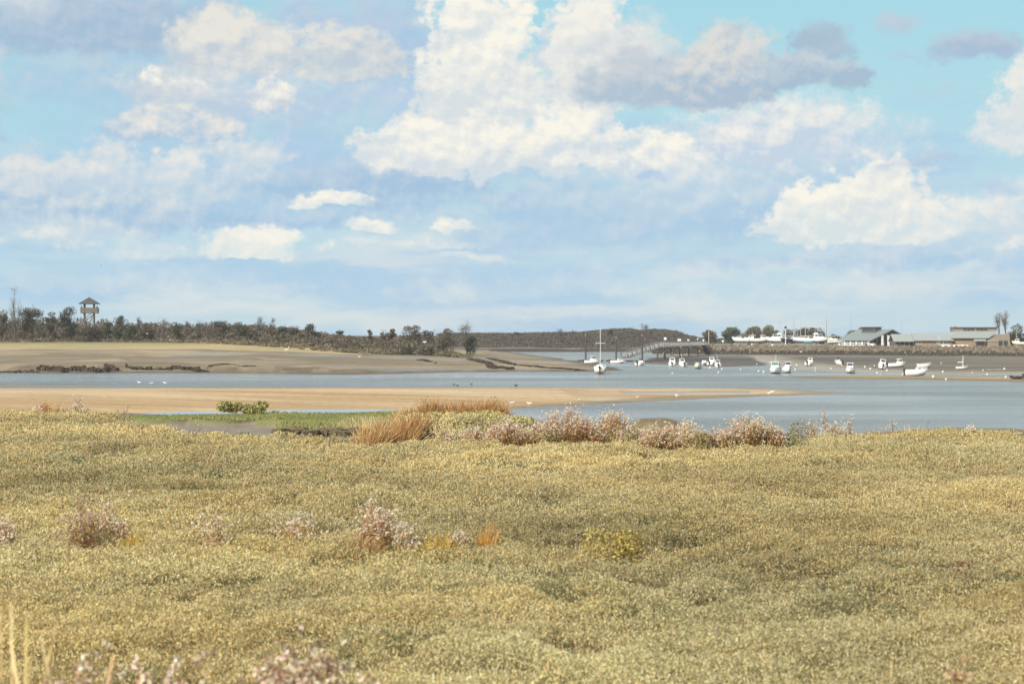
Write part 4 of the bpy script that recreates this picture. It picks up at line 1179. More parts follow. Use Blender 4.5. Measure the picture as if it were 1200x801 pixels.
HEATH = [(0.165, 0.125, 0.10), (0.20, 0.155, 0.125), (0.12, 0.115, 0.075), (0.10, 0.10, 0.068), (0.24, 0.195, 0.14), (0.21, 0.145, 0.095)]
def dune_scrub():
    rng = np.random.default_rng(77)
    n = 3900
    px = np.concatenate([rng.uniform(-160, 566, 3000), rng.uniform(395, 566, 900)]); d = rng.uniform(575, 720, n)
    x = xat(px, d)
    sd_ = inside(poly_dune, x, d)
    ok = sd_ > 2
    px, d, x, sd_ = px[ok], d[ok], x[ok], sd_[ok]
    z = land(x, d)[0]
    prof = np.interp(px, [-160, 0, 60, 110, 150, 200, 260, 320, 400, 440, 480, 530, 560], [5.2, 5.2, 4.9, 4.1, 3.3, 2.8, 2.6, 2.2, 1.5, 1.8, 2.8, 2.9, 2.2])
    h = (0.7 + prof * smooth(sd_, 4, np.where(px > 390, 16.0, 44.0))) * rng.uniform(0.6, 1.25, len(x)) 
    w_ = rng.uniform(1.8, 4.2, len(x))
    front = (sd_ < np.where(px > 390, 12, 22)) | ((px > 400) & (rng.uniform(size=len(px)) < 0.22))
    bushes("dune_scrub", "dark heathy scrub covering the long dune behind the mud bank", x[~front], d[~front], z[~front], h[~front], w_[~front], HEATH, [2.2, 1.4, 2.8, 2.8, .5, .4], 80, 0.42, 78)
    bushes("dune_fringe", "low greyish green and tan growth along the foot of the dune", x[front], d[front], z[front], h[front] * 0.8, w_[front], [(0.24, 0.20, 0.12), (0.17, 0.155, 0.085), (0.14, 0.11, 0.075), (0.30, 0.25, 0.15)], [2, 2, 2, 1], 60, 0.34, 79)
    n = 2600
    px = rng.uniform(520, 850, n); d = rng.uniform(1010, 1170, n)
    x = xat(px, d)
    sd_ = inside(poly_ridge, x, d)
    ok = (sd_ > 26)
    px, d, x, sd_ = px[ok], d[ok], x[ok], sd_[ok]
    z = land(x, d)[0]
    h = (0.5 + 1.1 * smooth(sd_, 20, 70)) * rng.uniform(0.6, 1.3, len(x))
    bushes("ridge_scrub", "dark scrub covering the far low ridge across the channel", x, d, z, h, rng.uniform(4.0, 10.0, len(x)), [(0.13, 0.108, 0.085), (0.11, 0.103, 0.076), (0.155, 0.128, 0.10), (0.095, 0.092, 0.068), (0.20, 0.16, 0.115)], [3, 2.4, 2, 1.6, .35], 70, 0.48, 80, 0.10)
dune_scrub()

def limbs(h, spread, rng, levels=3, r0=0.16):
    """a trunk with forking limbs: list of (points, radii)"""
    out = []
    def grow(p, d, length, r, lev):
        q = p + d * length * 0.5 + Vector((rng.normal(), rng.normal(), 0)) * length * 0.06
        e = p + d * length
        out.append(([p, q, e], [r, r * 0.8, r * 0.55]))
        if lev == 0:
            return
        for k in range(int(rng.integers(2, 4)) + (lev == levels)):
            dd = (d + Vector((rng.normal() * spread, rng.normal() * spread, 0.25 * rng.normal() + 0.15))).normalized()
            grow(p.lerp(e, rng.uniform(0.45, 1.0)), dd, length * rng.uniform(0.55, 0.8), r * 0.55, lev - 1)
    grow(Vector((0, 0, 0)), Vector((0.04 * rng.normal(), 0.04 * rng.normal(), 1)).normalized(), h * 0.42, r0, levels)
    return out

TREE_COLS = {
    'dense': ([(0.082, 0.098, 0.05), (0.11, 0.122, 0.06), (0.062, 0.074, 0.04)], [2, 1.5, 1.5]),
    'pine': ([(0.04, 0.05, 0.03), (0.058, 0.066, 0.04), (0.075, 0.08, 0.048)], [3, 2, .8]),
    'scrub': ([(0.125, 0.105, 0.072), (0.15, 0.115, 0.082), (0.09, 0.09, 0.055), (0.18, 0.14, 0.10)], [2, 2, 2, .7]),
    'willow': ([(0.20, 0.19, 0.125), (0.145, 0.14, 0.085), (0.25, 0.23, 0.165), (0.10, 0.10, 0.06)], [2, 2, 1, 1]),
    'orange': ([(0.30, 0.18, 0.075), (0.22, 0.15, 0.07), (0.16, 0.12, 0.06)], [2, 2, 1]),
    'bare': ([(0.20, 0.17, 0.145), (0.15, 0.125, 0.105), (0.26, 0.225, 0.19)], [2, 2, 1]),
}
def tree(label, px, top, wpx, kind, d, seed, group, base=None, tall=False):
    rng = np.random.default_rng(9000 + seed)
    x = xat(px, d)
    z = (ground_z(x, d) if base is None else base) - 0.1
    h = zat(top, d) - z
    w = wpx * d / F
    root = thing({'pine': 'pine_tree', 'bare': 'bare_tree'}.get(kind, 'bushy_tree' if h > 4.5 else 'tall_shrub'), label, "tree", (x, d, z), 0, group)
    mb = MB()
    L = limbs(h, 0.26 if tall else 0.62, rng, 4 if kind == 'bare' else 3, 0.05 + 0.018 * h)
    ztop = max(p[-1].z for p, r in L); xm = max(abs(p[-1].x) for p, r in L) + 1e-3
    fx, fz = min(1.0, w * 0.5 / xm) if kind == 'bare' else min(1.2, w * 0.42 / xm), (h * (0.97 if kind == 'bare' else 0.9)) / ztop
    for P_, r in L:
        mb.tube([(p.x * fx, p.y * fx, p.z * fz) for p in P_], r, 5)
    mb.build("trunk", M_TWIG, root)
    cols, wts = TREE_COLS[kind]
    tips = np.array([(p[-1].x * fx, p[-1].y * fx, p[-1].z * fz) for p, r in L if r[0] < 0.6 * (0.05 + 0.018 * h)])
    if kind == 'bare':
        n = 420
        j = rng.integers(0, len(tips), n)
        dirs = rng.normal(size=(n, 3)) * (1, 1, 0.8) + (0, 0, 0.9)
        dirs /= np.linalg.norm(dirs, axis=1, keepdims=True)
        b = tips[j] + rng.normal(size=(n, 3)) * 0.12 * w
        e = b + dirs * (0.10 * h * rng.uniform(0.4, 1.1, n))[:, None]
        e[:, 2] = np.minimum(e[:, 2], h)
        quads("crown", strips(b, e, 0.075 * d / 640, np.zeros((n, 3)), rng, 1), pick_colours(n, cols, wts, rng), M_LEAF, root)
        return root
    n = int(np.clip(1400 * (w * h / 30) ** 0.7, 700, 3600))
    k = 15
    a = rng.uniform(0, 6.283, k); rr = np.sqrt(rng.uniform(0.05, 1, k))
    lc = np.stack([0.36 * w * rr * np.cos(a), 0.36 * w * rr * np.sin(a), h * rng.uniform(0.2 if base is not None and kind != 'pine' else 0.14, 0.84, k)], 1)
    lc[:, 2] = np.where(rr > 0.7, np.minimum(lc[:, 2], 0.66 * h), lc[:, 2])
    lr = np.minimum(w * 0.26, h * 0.24) * rng.uniform(0.6, 1.15, k)
    ptone = 1 + 0.22 * rng.normal(size=k)
    j = rng.integers(0, k, n)
    v = rng.normal(size=(n, 3)); v /= np.linalg.norm(v, axis=1, keepdims=True)
    c = lc[j] + v * (lr[j] * rng.uniform(0.3, 1.12, n) ** 0.6)[:, None] * (1.1, 1.1, 0.85)
    c[:, 2] = np.clip(c[:, 2], 0.1, h)
    col = pick_colours(n, cols, wts, rng, 0.25) * ptone[j][:, None].clip(0.6, 1.5)
    quads("crown", leaf_quads(c, 0.27 * d / 640 * rng.uniform(0.6, 1.4, n), 1.6, 0.2, rng), col, M_LEAF, root)
    return root

G1, G2, G3 = "trees and tall shrubs on the long dune", "small trees on the far ridge", "trees behind the boat yard and buildings"
for k, (px, top, w, kind, label) in enumerate([
    (18, 337, 15, 'bare', "bare slender tree, highest of all, near the left border"),
    (1, 356, 16, 'scrub', "brownish bushy tree cut by the left border"),
    (37, 350, 26, 'scrub', "open greenish brown tree between the highest bare tree and the dark pine"),
    (59, 361, 14, 'scrub', "small brown tree close to the left of the dark pine"),
    (82, 355, 28, 'pine', "dark spreading pine just left of the watchtower"),
    (126, 369, 12, 'dense', "narrow dark shrub first to the right of the watchtower"),
    (139, 366, 15, 'dense', "dark peaked tree second to the right of the watchtower"),
    (152, 377, 18, 'dense', "low dark shrub between the peaked tree and a bare one"),
    (162, 371, 8, 'bare', "short bare tree behind the low dark shrub right of the watchtower"),
    (174, 374, 20, 'scrub', "rounded brown topped shrub above the flying gull"),
    (192, 374, 16, 'bare', "grey bare shrub right of the rounded brown topped one"),
    (207, 376, 14, 'dense', "dark round shrub left of two bare saplings"),
    (219, 376, 7, 'bare', "thin bare sapling beside the dark round shrub"),
    (234, 375, 16, 'bare', "wide bare grey shrub before the big domed tree"),
    (261, 371, 27, 'scrub', "big domed olive brown tree in the middle of the dune"),
    (285, 377, 20, 'dense', "low dark domed shrub right of the big domed tree"),
    (306, 371, 11, 'bare', "left one of two bare trees standing together"),
    (317, 372, 10, 'bare', "right one of two bare trees standing together"),
    (317, 385, 22, 'orange', "orange tinted bush below the two bare trees"),
    (332, 378, 18, 'dense', "dark shrub right of the two bare trees"),
    (345, 378, 16, 'scrub', "brown shrub touching the dark one right of the bare pair"),
    (365, 378, 18, 'dense', "last rounded dark shrub before the dune gets low"),
    (398, 383, 9, 'dense', "small dark shrub alone on the low part of the dune"),
    (434, 382, 9, 'scrub', "small upright shrub first left of the dune end group"),
    (450, 382, 9, 'scrub', "narrow twin topped shrub in the dune end group"),
    (458, 382, 13, 'scrub', "low brown shrub left of the broad brown tree"),
    (482, 377, 27, 'scrub', "broad brown tree, largest at the end of the dune"),
    (503, 380, 18, 'scrub', "olive brown tree right of the broad brown one"),
    (521, 380, 24, 'scrub', "tawny rounded tree, last leafy one of the dune end"),
    (547, 376, 18, 'bare', "pale bare fan shaped tree at the end of the dune"),
    (98, 378, 22, 'scrub', "brown shrub hiding the left foot of the watchtower"),
    (111, 380, 20, 'scrub', "brown shrub hiding the right foot of the watchtower"),
    (551, 386, 16, 'pine', "dark low bush under the pale fan shaped tree"),
]):
    tree(label, px, top, w, kind, 638 + (k * 37 % 23), k, G1)
for k, (px, top, w, kind, label) in enumerate([
    (605, 388, 9, 'dense', "small dark tree at the left of the far ridge"),
    (656, 385, 7, 'bare', "bare tree on the saddle of the far ridge"),
    (672, 387, 6, 'bare', "tiny bare tree right of the saddle"),
    (715, 383.5, 6, 'dense', "small dark tree right behind the white mast"),
    (754, 379, 10, 'bare', "grey bare tree behind the third pile"),
]):
    tree(label, px, top, w, kind, 1075, 60 + k, G2)
for k, (px, top, w, kind, d, label) in enumerate([
    (832, 385, 15, 'scrub', 905, "small brown tree beside the flag pole near the walkway"),
    (857, 383, 19, 'dense', 905, "dark round tree standing alone left of the boat yard"),
    (879, 379, 20, 'willow', 935, "pale greyish tree behind the left end of the boat yard"),
    (893, 384, 16, 'scrub', 930, "low dull tree between two pale trees of the boat yard"),
    (905, 380, 18, 'willow', 938, "pale rounded tree above the boat with a high cabin"),
    (927, 386, 16, 'willow', 930, "low greyish tree right of the dark topped pole"),
    (939, 382, 18, 'scrub', 935, "rounded olive tree amid the yard masts"),
    (957, 384, 20, 'willow', 940, "pale tree above the motor cruiser"),
    (976, 390, 20, 'scrub', 930, "low brownish trees end, left of the gap before the club house"),
    (1001, 383, 18, 'willow', 935, "pale silvery tree behind the left corner of the club house"),
    (1010, 380, 9, 'orange', 940, "small brown topped tree peeping over the club house roof"),
]):
    tree(label, px, top, w * 1.3, kind, d, 80 + k, G3, QZ)
tree("tall bare poplar, left of two behind the brick hall", 1171, 366, 9, 'bare', 830, 95, G3, QZ, True)
tree("tall bare poplar, denser right one of two behind the brick hall", 1179, 364, 11, 'bare', 828, 96, G3, QZ, True)
tree("dark evergreen tree at the right border beyond the hall", 1196, 379, 34, 'pine', 815, 97, G3, QZ)
tree("greyish shrub between the poplars and the dark evergreen", 1186, 389, 14, 'scrub', 822, 98, G3, QZ)

# ------------------------------------------------------------------ watchtower on the dune
def watchtower():
    d = 668.0
    x = xat(104.7, d); z0 = ground_z(x, d) - 0.2
    t = thing("watchtower", "wooden lookout tower with pyramid roof rising above the scrub", "tower", (x, d, z0), math.radians(6))
    zr, ze, zrail, zdeck = zat(348.0, d) - z0, zat(355.6, d) - z0, zat(360.4, d) - z0, zat(366.2, d) - z0
    a, s = 3.25, 1.55
    mb = MB()
    mb.add([(-a, -a, ze), (a, -a, ze), (a, a, ze), (-a, a, ze), (0, 0, zr), (-a, -a, ze - 0.18), (a, -a, ze - 0.18), (a, a, ze - 0.18), (-a, a, ze - 0.18)],
           [(0, 1, 4), (1, 2, 4), (2, 3, 4), (3, 0, 4), (0, 5, 6, 1), (1, 6, 7, 2), (2, 7, 8, 3), (3, 8, 5, 0), (8, 7, 6, 5)])
    mb.build("roof", M_SHINGLE, t)
    for sx in (-1, 1):
        for sy in (-1, 1):
            MB().box(sx * s - 0.17, sx * s + 0.17, sy * s - 0.17, sy * s + 0.17, 0, ze - 0.02).build("post", M_TIMBERPOST, t)
    pl_ = MB().box(-2.75, 2.95, -2.4, 2.4, zdeck - 0.28, zdeck).build("platform", M_TIMBERPOST, t)
    for (x0, x1, y0, y1) in ((-2.75, 2.95, -2.4, -2.32), (-2.75, 2.95, 2.32, 2.4), (-2.75, -2.67, -2.31, 2.31), (2.87, 2.95, -2.31, 2.31)):
        MB().box(x0, x1, y0, y1, zdeck + 0.12, zrail).build("parapet", M_TIMBER, pl_)
    for sx in (-2.3, 2.75):
        MB().box(sx - 0.25, sx + 0.25, -2.45, -1.95, zrail, zrail + 0.5).build("rail_post", M_TIMBERPOST, pl_)
    # braces and the stair that climbs inside the frame
    for zlo, zhi in ((0.3, 2.6), (2.9, zdeck - 0.4)):
        for p, q in (((-s, -s), (s, -s)), ((s, -s), (-s, -s)), ((-s, s), (s, s)), ((-s, -s), (-s, s)), ((s, -s), (s, s))):
            MB().tube([(p[0], p[1] * 1.06, zlo), (q[0], q[1] * 1.06, zhi)], 0.09, 4).build("brace", M_TIMBERPOST, t)
    for i, (x0, x1, zl, zh) in enumerate(((-1.9, 1.9, 0.1, zdeck * 0.36), (1.9, -1.9, zdeck * 0.36, zdeck * 0.68), (-1.9, 1.9, zdeck * 0.68, zdeck - 0.1))):
        m = MB()
        yo = -0.9 + 0.7 * i
        n = 9
        for k in range(n):
            f = k / (n - 1)
            xx, zz_ = x0 + (x1 - x0) * f, zl + (zh - zl) * f
            m.box(xx - 0.22, xx + 0.22, yo - 0.5, yo + 0.5, zz_ - 0.05, zz_)
        for yy in (yo - 0.52, yo + 0.52):
            m.tube([(x0, yy, zl - 0.1), (x1, yy, zh - 0.1)], 0.08, 4)
            m.tube([(x0, yy, zl + 0.9), (x1, yy, zh + 0.9)], 0.05, 4)
        m.build("stair", M_TIMBERPOST, t)
watchtower()

# ------------------------------------------------------------------ eroded ledges of dark mud along the far bank
def ledge(label, p0, p1, hgt, seed, thick=1.0):
    rng = np.random.default_rng(400 + seed)
    x0, y0, _ = hit(*p0); x1, y1, _ = hit(*p1)
    L = math.hypot(x1 - x0, y1 - y0)
    n = max(14, int(L / 0.22))
    m = MB()
    xm, ym = (x0 + x1) / 2, (y0 + y1) / 2
    zm_ = ground_z(xm, ym)
    fs_ = (np.arange(n) + rng.uniform(-0.5, 0.5, n)) / n
    xs, ys = x0 + (x1 - x0) * fs_ + rng.normal(size=n) * 0.3, y0 + (y1 - y0) * fs_ + rng.normal(size=n) * 0.9 * thick
    zs = land(xs, ys)[0]
    for f, x, y, zz_ in zip(fs_, xs, ys, zs):
        h = 0.8 * hgt * rng.uniform(0.25, 1.15) * (0.5 + 0.5 * math.sin(math.pi * min(max(f, 0.05), 0.95)) ** 0.5)
        r = rng.uniform(0.22, 0.62)
        rings = []
        for zf, rf in ((-0.5, 1.2), (0.3, 0.9), (0.85, 1.1), (1.0, 0.5)):
            rings.append([(x - xm + r * rf * (1 + 0.25 * rng.normal()) * math.cos(a), y - ym + r * rf * (1 + 0.25 * rng.normal()) * math.sin(a), zz_ - zm_ + h * zf) for a in np.linspace(0, 6.283, 8)[:-1]])
        m.loft(rings)
    o = m.build("mud_ledge", M_MUDBLOCK, None)
    o.location = (xm, ym, zm_)
    tag(o, label, "mud bank", "dark eroded ledges of the far mud bank")
M_MUDBLOCK = worn("dark_eroded_mud", (0.075, 0.06, 0.043), 0.9, 0.15, 0.45, 1.2)
for k, (a, b, h, lab) in enumerate([
    ((0, 436), (46, 435.6), 0.35, "flat dark ledge touching the water at the left border"),
    ((49, 432), (80, 436), 1.5, "rugged dark ledge below the watchtower, left half"),
    ((76, 434), (124, 436), 1.5, "rugged dark ledge below the watchtower, right half"),
    ((124, 430), (137, 435), 1.0, "short dark ledge sloping down beside the sandy gully"),
    ((148, 431), (200, 433.5), 0.9, "long dark ledge right of the sandy gully"),
    ((202, 430), (240, 436), 0.8, "broken dark ledge further right, fading towards the water"),
    ((246, 429.5), (298, 429), 0.4, "thin dark line of mud higher on the bank"),
    ((402, 413), (419, 413.5), 0.6, "dark lump of turf on the bank under the grass strip"),
    ((492, 422), (502, 424), 0.5, "small dark mud lump in the middle of the bank"),
    ((550, 421), (580, 432), 0.7, "slanting dark ledge left of the bank's point"),
    ((572, 430), (598, 433), 0.7, "lower dark ledge meeting the slanting one"),
    ((573, 420), (600, 427), 0.5, "thin upper dark ledge above the slanting one"),
    ((606, 428), (640, 431), 0.4, "thin dark ledge on the sandy point, left part"),
    ((642, 431), (684, 434), 0.35, "thin dark ledge on the sandy point, right part"),
]):
    ledge(lab, a, b, h, k)

# cut bank of the creek, near
def creek_bank():
    rng = np.random.default_rng(8)
    m = MB()
    x0, y0, _ = at(326, 500.8, 4.95)
    n = 46
    for k in range(n):
        px = 326 + 148 * (k + rng.uniform(0, 1)) / n
        x = xat(px, 57.3); y = 57.3 + 0.25 * rng.normal()
        h = 0.26 * rng.uniform(0.6, 1.15)
        r = 0.13 * rng.uniform(0.7, 1.6)
        rings = []
        for zf, rf in ((-0.4, 1.2), (0.3, 0.9), (0.85, 1.15), (1.0, 0.7)):
            rings.append([(x - x0 + r * rf * (1 + 0.2 * rng.normal()) * math.cos(a), y - y0 + r * rf * (1 + 0.2 * rng.normal()) * math.sin(a), h * zf) for a in np.linspace(0, 6.283, 7)[:-1]])
        m.loft(rings)
    o = m.build("creek_bank", worn("crumbling_creek_earth", (0.13, 0.105, 0.065), 0.9, 0.15, 0.5, 1.5))
    o.location = (x0, y0, 4.70)
    tag(o, "dark crumbling earth edge of the green strip above the creek mud", "mud bank")
creek_bank()
M_ALUM = worn('pale_galvanised_truss', (0.42, 0.42, 0.40), 0.55, 0.4, 0.12, 3.0)
M_BUOY = worn('grubby_white_buoy', (0.62, 0.60, 0.55), 0.55, 0.3, 0.2, 3.0)
# ------------------------------------------------------------------ sea wall of boulders
def sea_wall():
    rng = np.random.default_rng(31)
    root = thing("sea_wall", "long sloping boulder wall along the harbour, pale above, dark with weed below, and painted dark as shade by the pier", "sea wall", (0, 0, 0))
    P_ = np.asarray(quay_line)
    seg = np.hypot(*np.diff(P_, axis=0).T)
    cum = np.concatenate([[0], np.cumsum(seg)])
    def pt(s):
        return np.interp(s, cum, P_[:, 0]), np.interp(s, cum, P_[:, 1])
    ico = bmesh.new(); bmesh.ops.create_icosphere(ico, subdivisions=1, radius=1.0)
    iv = np.array([v.co[:] for v in ico.verts]); fi = [tuple(v.index for v in f.verts) for f in ico.faces]
    ico.free()
    up, lo = MB(), MB()
    L = cum[-1]
    for row in range(9):
        f = row / 8
        for k in range(int(L / 0.95)):
            s = (k + rng.uniform(0, 1)) * 0.95
            if s > L: continue
            x, y = pt(s)
            off = -0.6 + 5.6 * f + rng.uniform(-0.25, 0.25)          # distance back from the foot
            z = 0.3 + (QZ - 0.15) * f * 0.98
            c, sn = 0.9727, -0.232
            r = rng.uniform(0.45, 0.85)
            v = iv * (r * rng.uniform(0.8, 1.3), r * rng.uniform(0.7, 1.1), r * rng.uniform(0.6, 0.95)) * (1 + 0.14 * rng.normal(size=(len(iv), 1)))
            a = rng.uniform(0, 6.28); ca_, sa_ = math.cos(a), math.sin(a)
            v = np.stack([v[:, 0] * ca_ - v[:, 1] * sa_, v[:, 0] * sa_ + v[:, 1] * ca_, v[:, 2]], 1) + (x + 0.22 * off, y + 0.97 * off, z)
            (lo if f < (0.42 if s > 60 else 0.75) + 0.08 * rng.normal() else up).add(v, fi)  # by the pier the dark boulders reach higher, painting in its shade
    up.build("rock_face", M_ROCK, root); lo.build("weedy_and_shaded_rock_face", M_WEED_SHADE, root, label="dark weed covered lower boulders, and higher ones painted dark as shade by the pier")
    # the walkway edge on top
    m = MB()
    for i in range(len(P_) - 1):
        (x0, y0), (x1, y1) = P_[i], P_[i + 1]
        dx_, dy_ = x1 - x0, y1 - y0
        l = math.hypot(dx_, dy_); nx, ny = -dy_ / l, dx_ / l
        q = [(x0 + nx * 6.3, y0 + ny * 6.3), (x1 + nx * 6.3, y1 + ny * 6.3), (x1 + nx * 6.9, y1 + ny * 6.9), (x0 + nx * 6.9, y0 + ny * 6.9)]
        m.loft([[(*p, QZ - 0.3) for p in q], [(*p, QZ + 0.18) for p in q]])
    m.build("coping", M_CONCRETE, root)
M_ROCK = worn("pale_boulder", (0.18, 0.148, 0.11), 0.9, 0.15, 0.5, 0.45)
M_WEED_SHADE = worn("weedy_and_shaded_boulder", (0.055, 0.048, 0.034), 0.75, 0.25, 0.4, 0.5)
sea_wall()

# ------------------------------------------------------------------ buildings
def club_house():
    d = 838.0
    x0 = xat(1021, d)
    rz = math.radians(30)
    t = thing("club_house", "grey roofed sailing club with glazed gable, raised roof lantern and two white pillars", "building", (x0, d, QZ), rz)
    W_, L = 16.2, 21.0
    ze, za, zr2 = 2.75, 7.0, 4.7
    ax_ = 11.0
    m = MB()
    prof = [(0.35, 0), (W_ - 0.3, 0), (W_ - 0.3, zr2 - 0.25), (ax_, za - 0.3), (0.35, ze - 0.3)]
    m.loft([[(x, 0.9, z) for x, z in prof], [(x, L, z) for x, z in prof]])
    m.build("wall", M_SLATE, t)
    m = MB()
    m.slab([(-1.2, -0.9, ze - 0.45), (ax_, -0.9, za), (ax_, L + 0.6, za), (-1.2, L + 0.6, ze - 0.45)], 0.28)
    m.build("roof_slope", M_ROOF_Y, t)
    m = MB()
    m.slab([(ax_ + 0.01, -0.9, za), (W_ + 0.9, -0.9, zr2 - 0.2), (W_ + 0.9, L + 0.6, zr2 - 0.2), (ax_ + 0.01, L + 0.6, za)], 0.28)
    m.build("roof_slope", M_ROOF_Y, t)
    ln = MB().box(ax_ - 4.0, ax_ - 0.4, 6.0, 14.5, za - 1.9, za + 0.75).build("lantern", M_SLATE, t)
    MB().box(ax_ - 4.5, ax_ + 0.2, 5.4, 15.1, za + 0.76, za + 1.0).build("lantern_roof", M_SLATE, ln)
    MB().box(ax_ - 4.06, ax_ - 4.0, 6.6, 13.9, za - 0.6, za + 0.5).build("pane", M_GLASS, ln)
    # gable: tall glazing in dark frames
    for k in range(7):
        xk = 2.0 + 1.9 * k
        top = min(ze + (za - ze) * (xk + 0.2) / ax_, za) - 1.1 if xk < ax_ - 1 else zr2 - 0.9 + (za - zr2) * max(0, (W_ - xk - 1.7)) / (W_ - ax_) * 0.8
        wn_ = MB().box(xk, xk + 1.6, 0.80, 0.88, 0.5, top).build("window", M_GLASS, t)
        MB().box(xk - 0.12, xk - 0.01, 0.72, 0.90, 0.3, top).build("mullion", M_STEEL if k % 3 else M_PINK, wn_)
    MB().box(9.6, 12.2, 0.66, 0.79, 0.05, 2.3).build("door", M_RED, t, label="dark red double door")
    for xk in (5.4, 8.7):
        m = MB().box(xk - 0.33, xk + 0.33, -1.15, -0.5, 0, 4.1)
        m.box(xk - 0.42, xk + 0.42, -1.25, -0.4, 4.11, 4.4)
        m.build("pillar", M_WHITE, t)
    # white framed glazed side
    for k in range(5):
        y = 1.6 + 3.8 * k
        f = MB().box(-0.62, -0.5, y, y + 3.4, 0.1, 2.25)
        f = f.build("window", M_WHITE, t)
        for j in range(2):
            for i in range(2):
                MB().box(-0.66, -0.625, y + 0.22 + 1.55 * j, y + 1.6 + 1.55 * j, 0.35 + 0.95 * i, 1.1 + 0.95 * i).build("pane", M_GLASS, f)
    MB().box(-0.5, 0.34, 1.2, L, 0.05, 2.3).build("porch_wall", M_WHITE, t)
    MB().box(-1.4, 0.2, -2.6, -1.0, 0, 1.0).build("plinth", M_WHITE, t)
club_house()

def brick_hall():
    d = 792.0
    s = d / F
    X = lambda px: (px - 1047) * s
    Z = lambda py: zat(py, d) - QZ
    x0 = xat(1047, d)
    t = thing("brick_hall", "long brown brick hall with pale sheet roofs and a high window band", "building", (x0, d, QZ), math.radians(-2))
    D_ = 12.0
    # low wing
    lo = MB()
    prof = [(0.0, 0.0), (D_, 0.0), (D_, Z(397.8)), (D_ * 0.5, Z(390.4)), (0.0, Z(397.8))]
    lo.loft([[(X(1072), y, z) for y, z in prof], [(X(1116), y, z) for y, z in prof]])
    lo.build("wall", M_BRICK, t)
    m = MB()
    for (xa, xb, dz) in ((1046.5, 1070.5, -0.35), (1070.6, 1117, 0.0)):
        m.slab([(X(xa), -1.3, Z(398.6) + dz), (X(xb), -1.3, Z(398.6) + dz), (X(xb), D_ * 0.5, Z(390.2) + dz), (X(xa), D_ * 0.5, Z(390.2) + dz)], 0.22)
        m.slab([(X(xa), D_ * 0.5 + 0.01, Z(390.2) + dz), (X(xb), D_ * 0.5 + 0.01, Z(390.2) + dz), (X(xb), D_ + 1, Z(398.6) + dz), (X(xa), D_ + 1, Z(398.6) + dz)], 0.22)
    m.build("low_roof", M_ROOF, t)
    MB().box(X(1048), X(1071.9), 3.2, D_ - 0.2, 0, Z(399.2)).build("recessed_wall", M_SLATE, t)
    for px in (1049, 1054, 1059.5, 1065, 1070.5):
        MB().box(X(px) - 0.14, X(px) + 0.14, -0.9, -0.62, 0, Z(399.3)).build("porch_post", M_TIMBERPOST, t)
    for px in (1076.5, 1094.5, 1101.5, 1108):
        f = MB().box(X(px) - 1.0, X(px) + 1.0, -0.10, -0.004, 1.0, 1.95).build("window", M_WHITE, t)
        for k in (-1, 1):
            MB().box(X(px) + k * 0.46 - 0.38, X(px) + k * 0.46 + 0.38, -0.14, -0.104, 1.1, 1.85).build("pane", M_GLASS, f)
    for px in (1085.5, 1092, 1111.5):
        MB().box(X(px) - 0.18, X(px) + 0.18, -0.2, -0.003, 0, Z(399.2)).build("pilaster", M_BOARD, t)
    # high part with shed roof and window band
    MB().box(X(1117.2), X(1170), 0.6, D_ + 3, 0, Z(395.4)).build("hall_wall", M_BRICK, t)
    m = MB()
    m.slab([(X(1113), -0.8, Z(395.6)), (X(1158), -0.8, Z(395.6)), (X(1171), 6.8, Z(387.8)), (X(1120), 6.8, Z(387.8))], 0.22)
    m.build("hall_roof", M_ROOF, t)
    cl = MB().box(X(1121), X(1171), 6.9, D_ + 3, Z(388.5), Z(383.9)).build("upper_band", M_BOARD, t)
    MB().box(X(1120.4), X(1171.8), 6.2, D_ + 3.4, Z(383.9) + 0.01, Z(383.1)).build("upper_roof", M_SLATE, cl)
    for px in (1134, 1138.5, 1143, 1149.5, 1154, 1158.5):
        MB().box(X(px) - 0.62, X(px) + 0.62, 6.82, 6.896, Z(387.2), Z(384.8)).build("pane", M_GLASS, cl)
    # side of the roof, right gable and lean-to
    m = MB()
    pr = [(X(1155.5), Z(399.2)), (X(1170), Z(391.4)), (X(1181), Z(391.4)), (X(1182), 0), (X(1155.5), 0)]
    m.loft([[(x, -1.6, z) for x, z in pr], [(x, 7.0, z) for x, z in pr]])
    m.build("gable_wall", M_BOARD, t)
    m = MB()
    m.slab([(X(1154.4), -2.0, Z(399.4)), (X(1168), -2.0, Z(399.2)), (X(1182), 4.0, Z(391.3)), (X(1171), 4.0, Z(391.3))], 0.2)
    m.build("lean_to_roof", M_ROOF, t)
    m = MB().slab([(X(1139), -2.2, Z(399.2)), (X(1154), -2.2, Z(399.2)), (X(1154), 0.5, Z(396.3)), (X(1141), 0.5, Z(396.3))], 0.16)
    m.build("porch_roof", M_ROOF, t)
    for px in (1142, 1152.5):
        MB().box(X(px) - 0.13, X(px) + 0.13, -2.0, -1.75, 0, Z(399.6)).build("porch_post", M_TIMBERPOST, t)
    for px, w_ in ((1130, 1.1), (1146.5, 1.0)):
        MB().box(X(px) - w_, X(px) + w_, 0.52, 0.596, 0.02, 2.5).build("door", M_BOARD, t)
    for px in (1170.5, 1176.5):
        MB().box(X(px) - 0.8, X(px) + 0.8, -1.68, -1.604, 0.3, 2.3).build("window", M_GLASS, t)
    MB().box(X(1122), X(1124.5), 7.4, 8.4, Z(383.1) + 0.01, Z(382.0)).build("chimney", M_BRICK, t)
brick_hall()

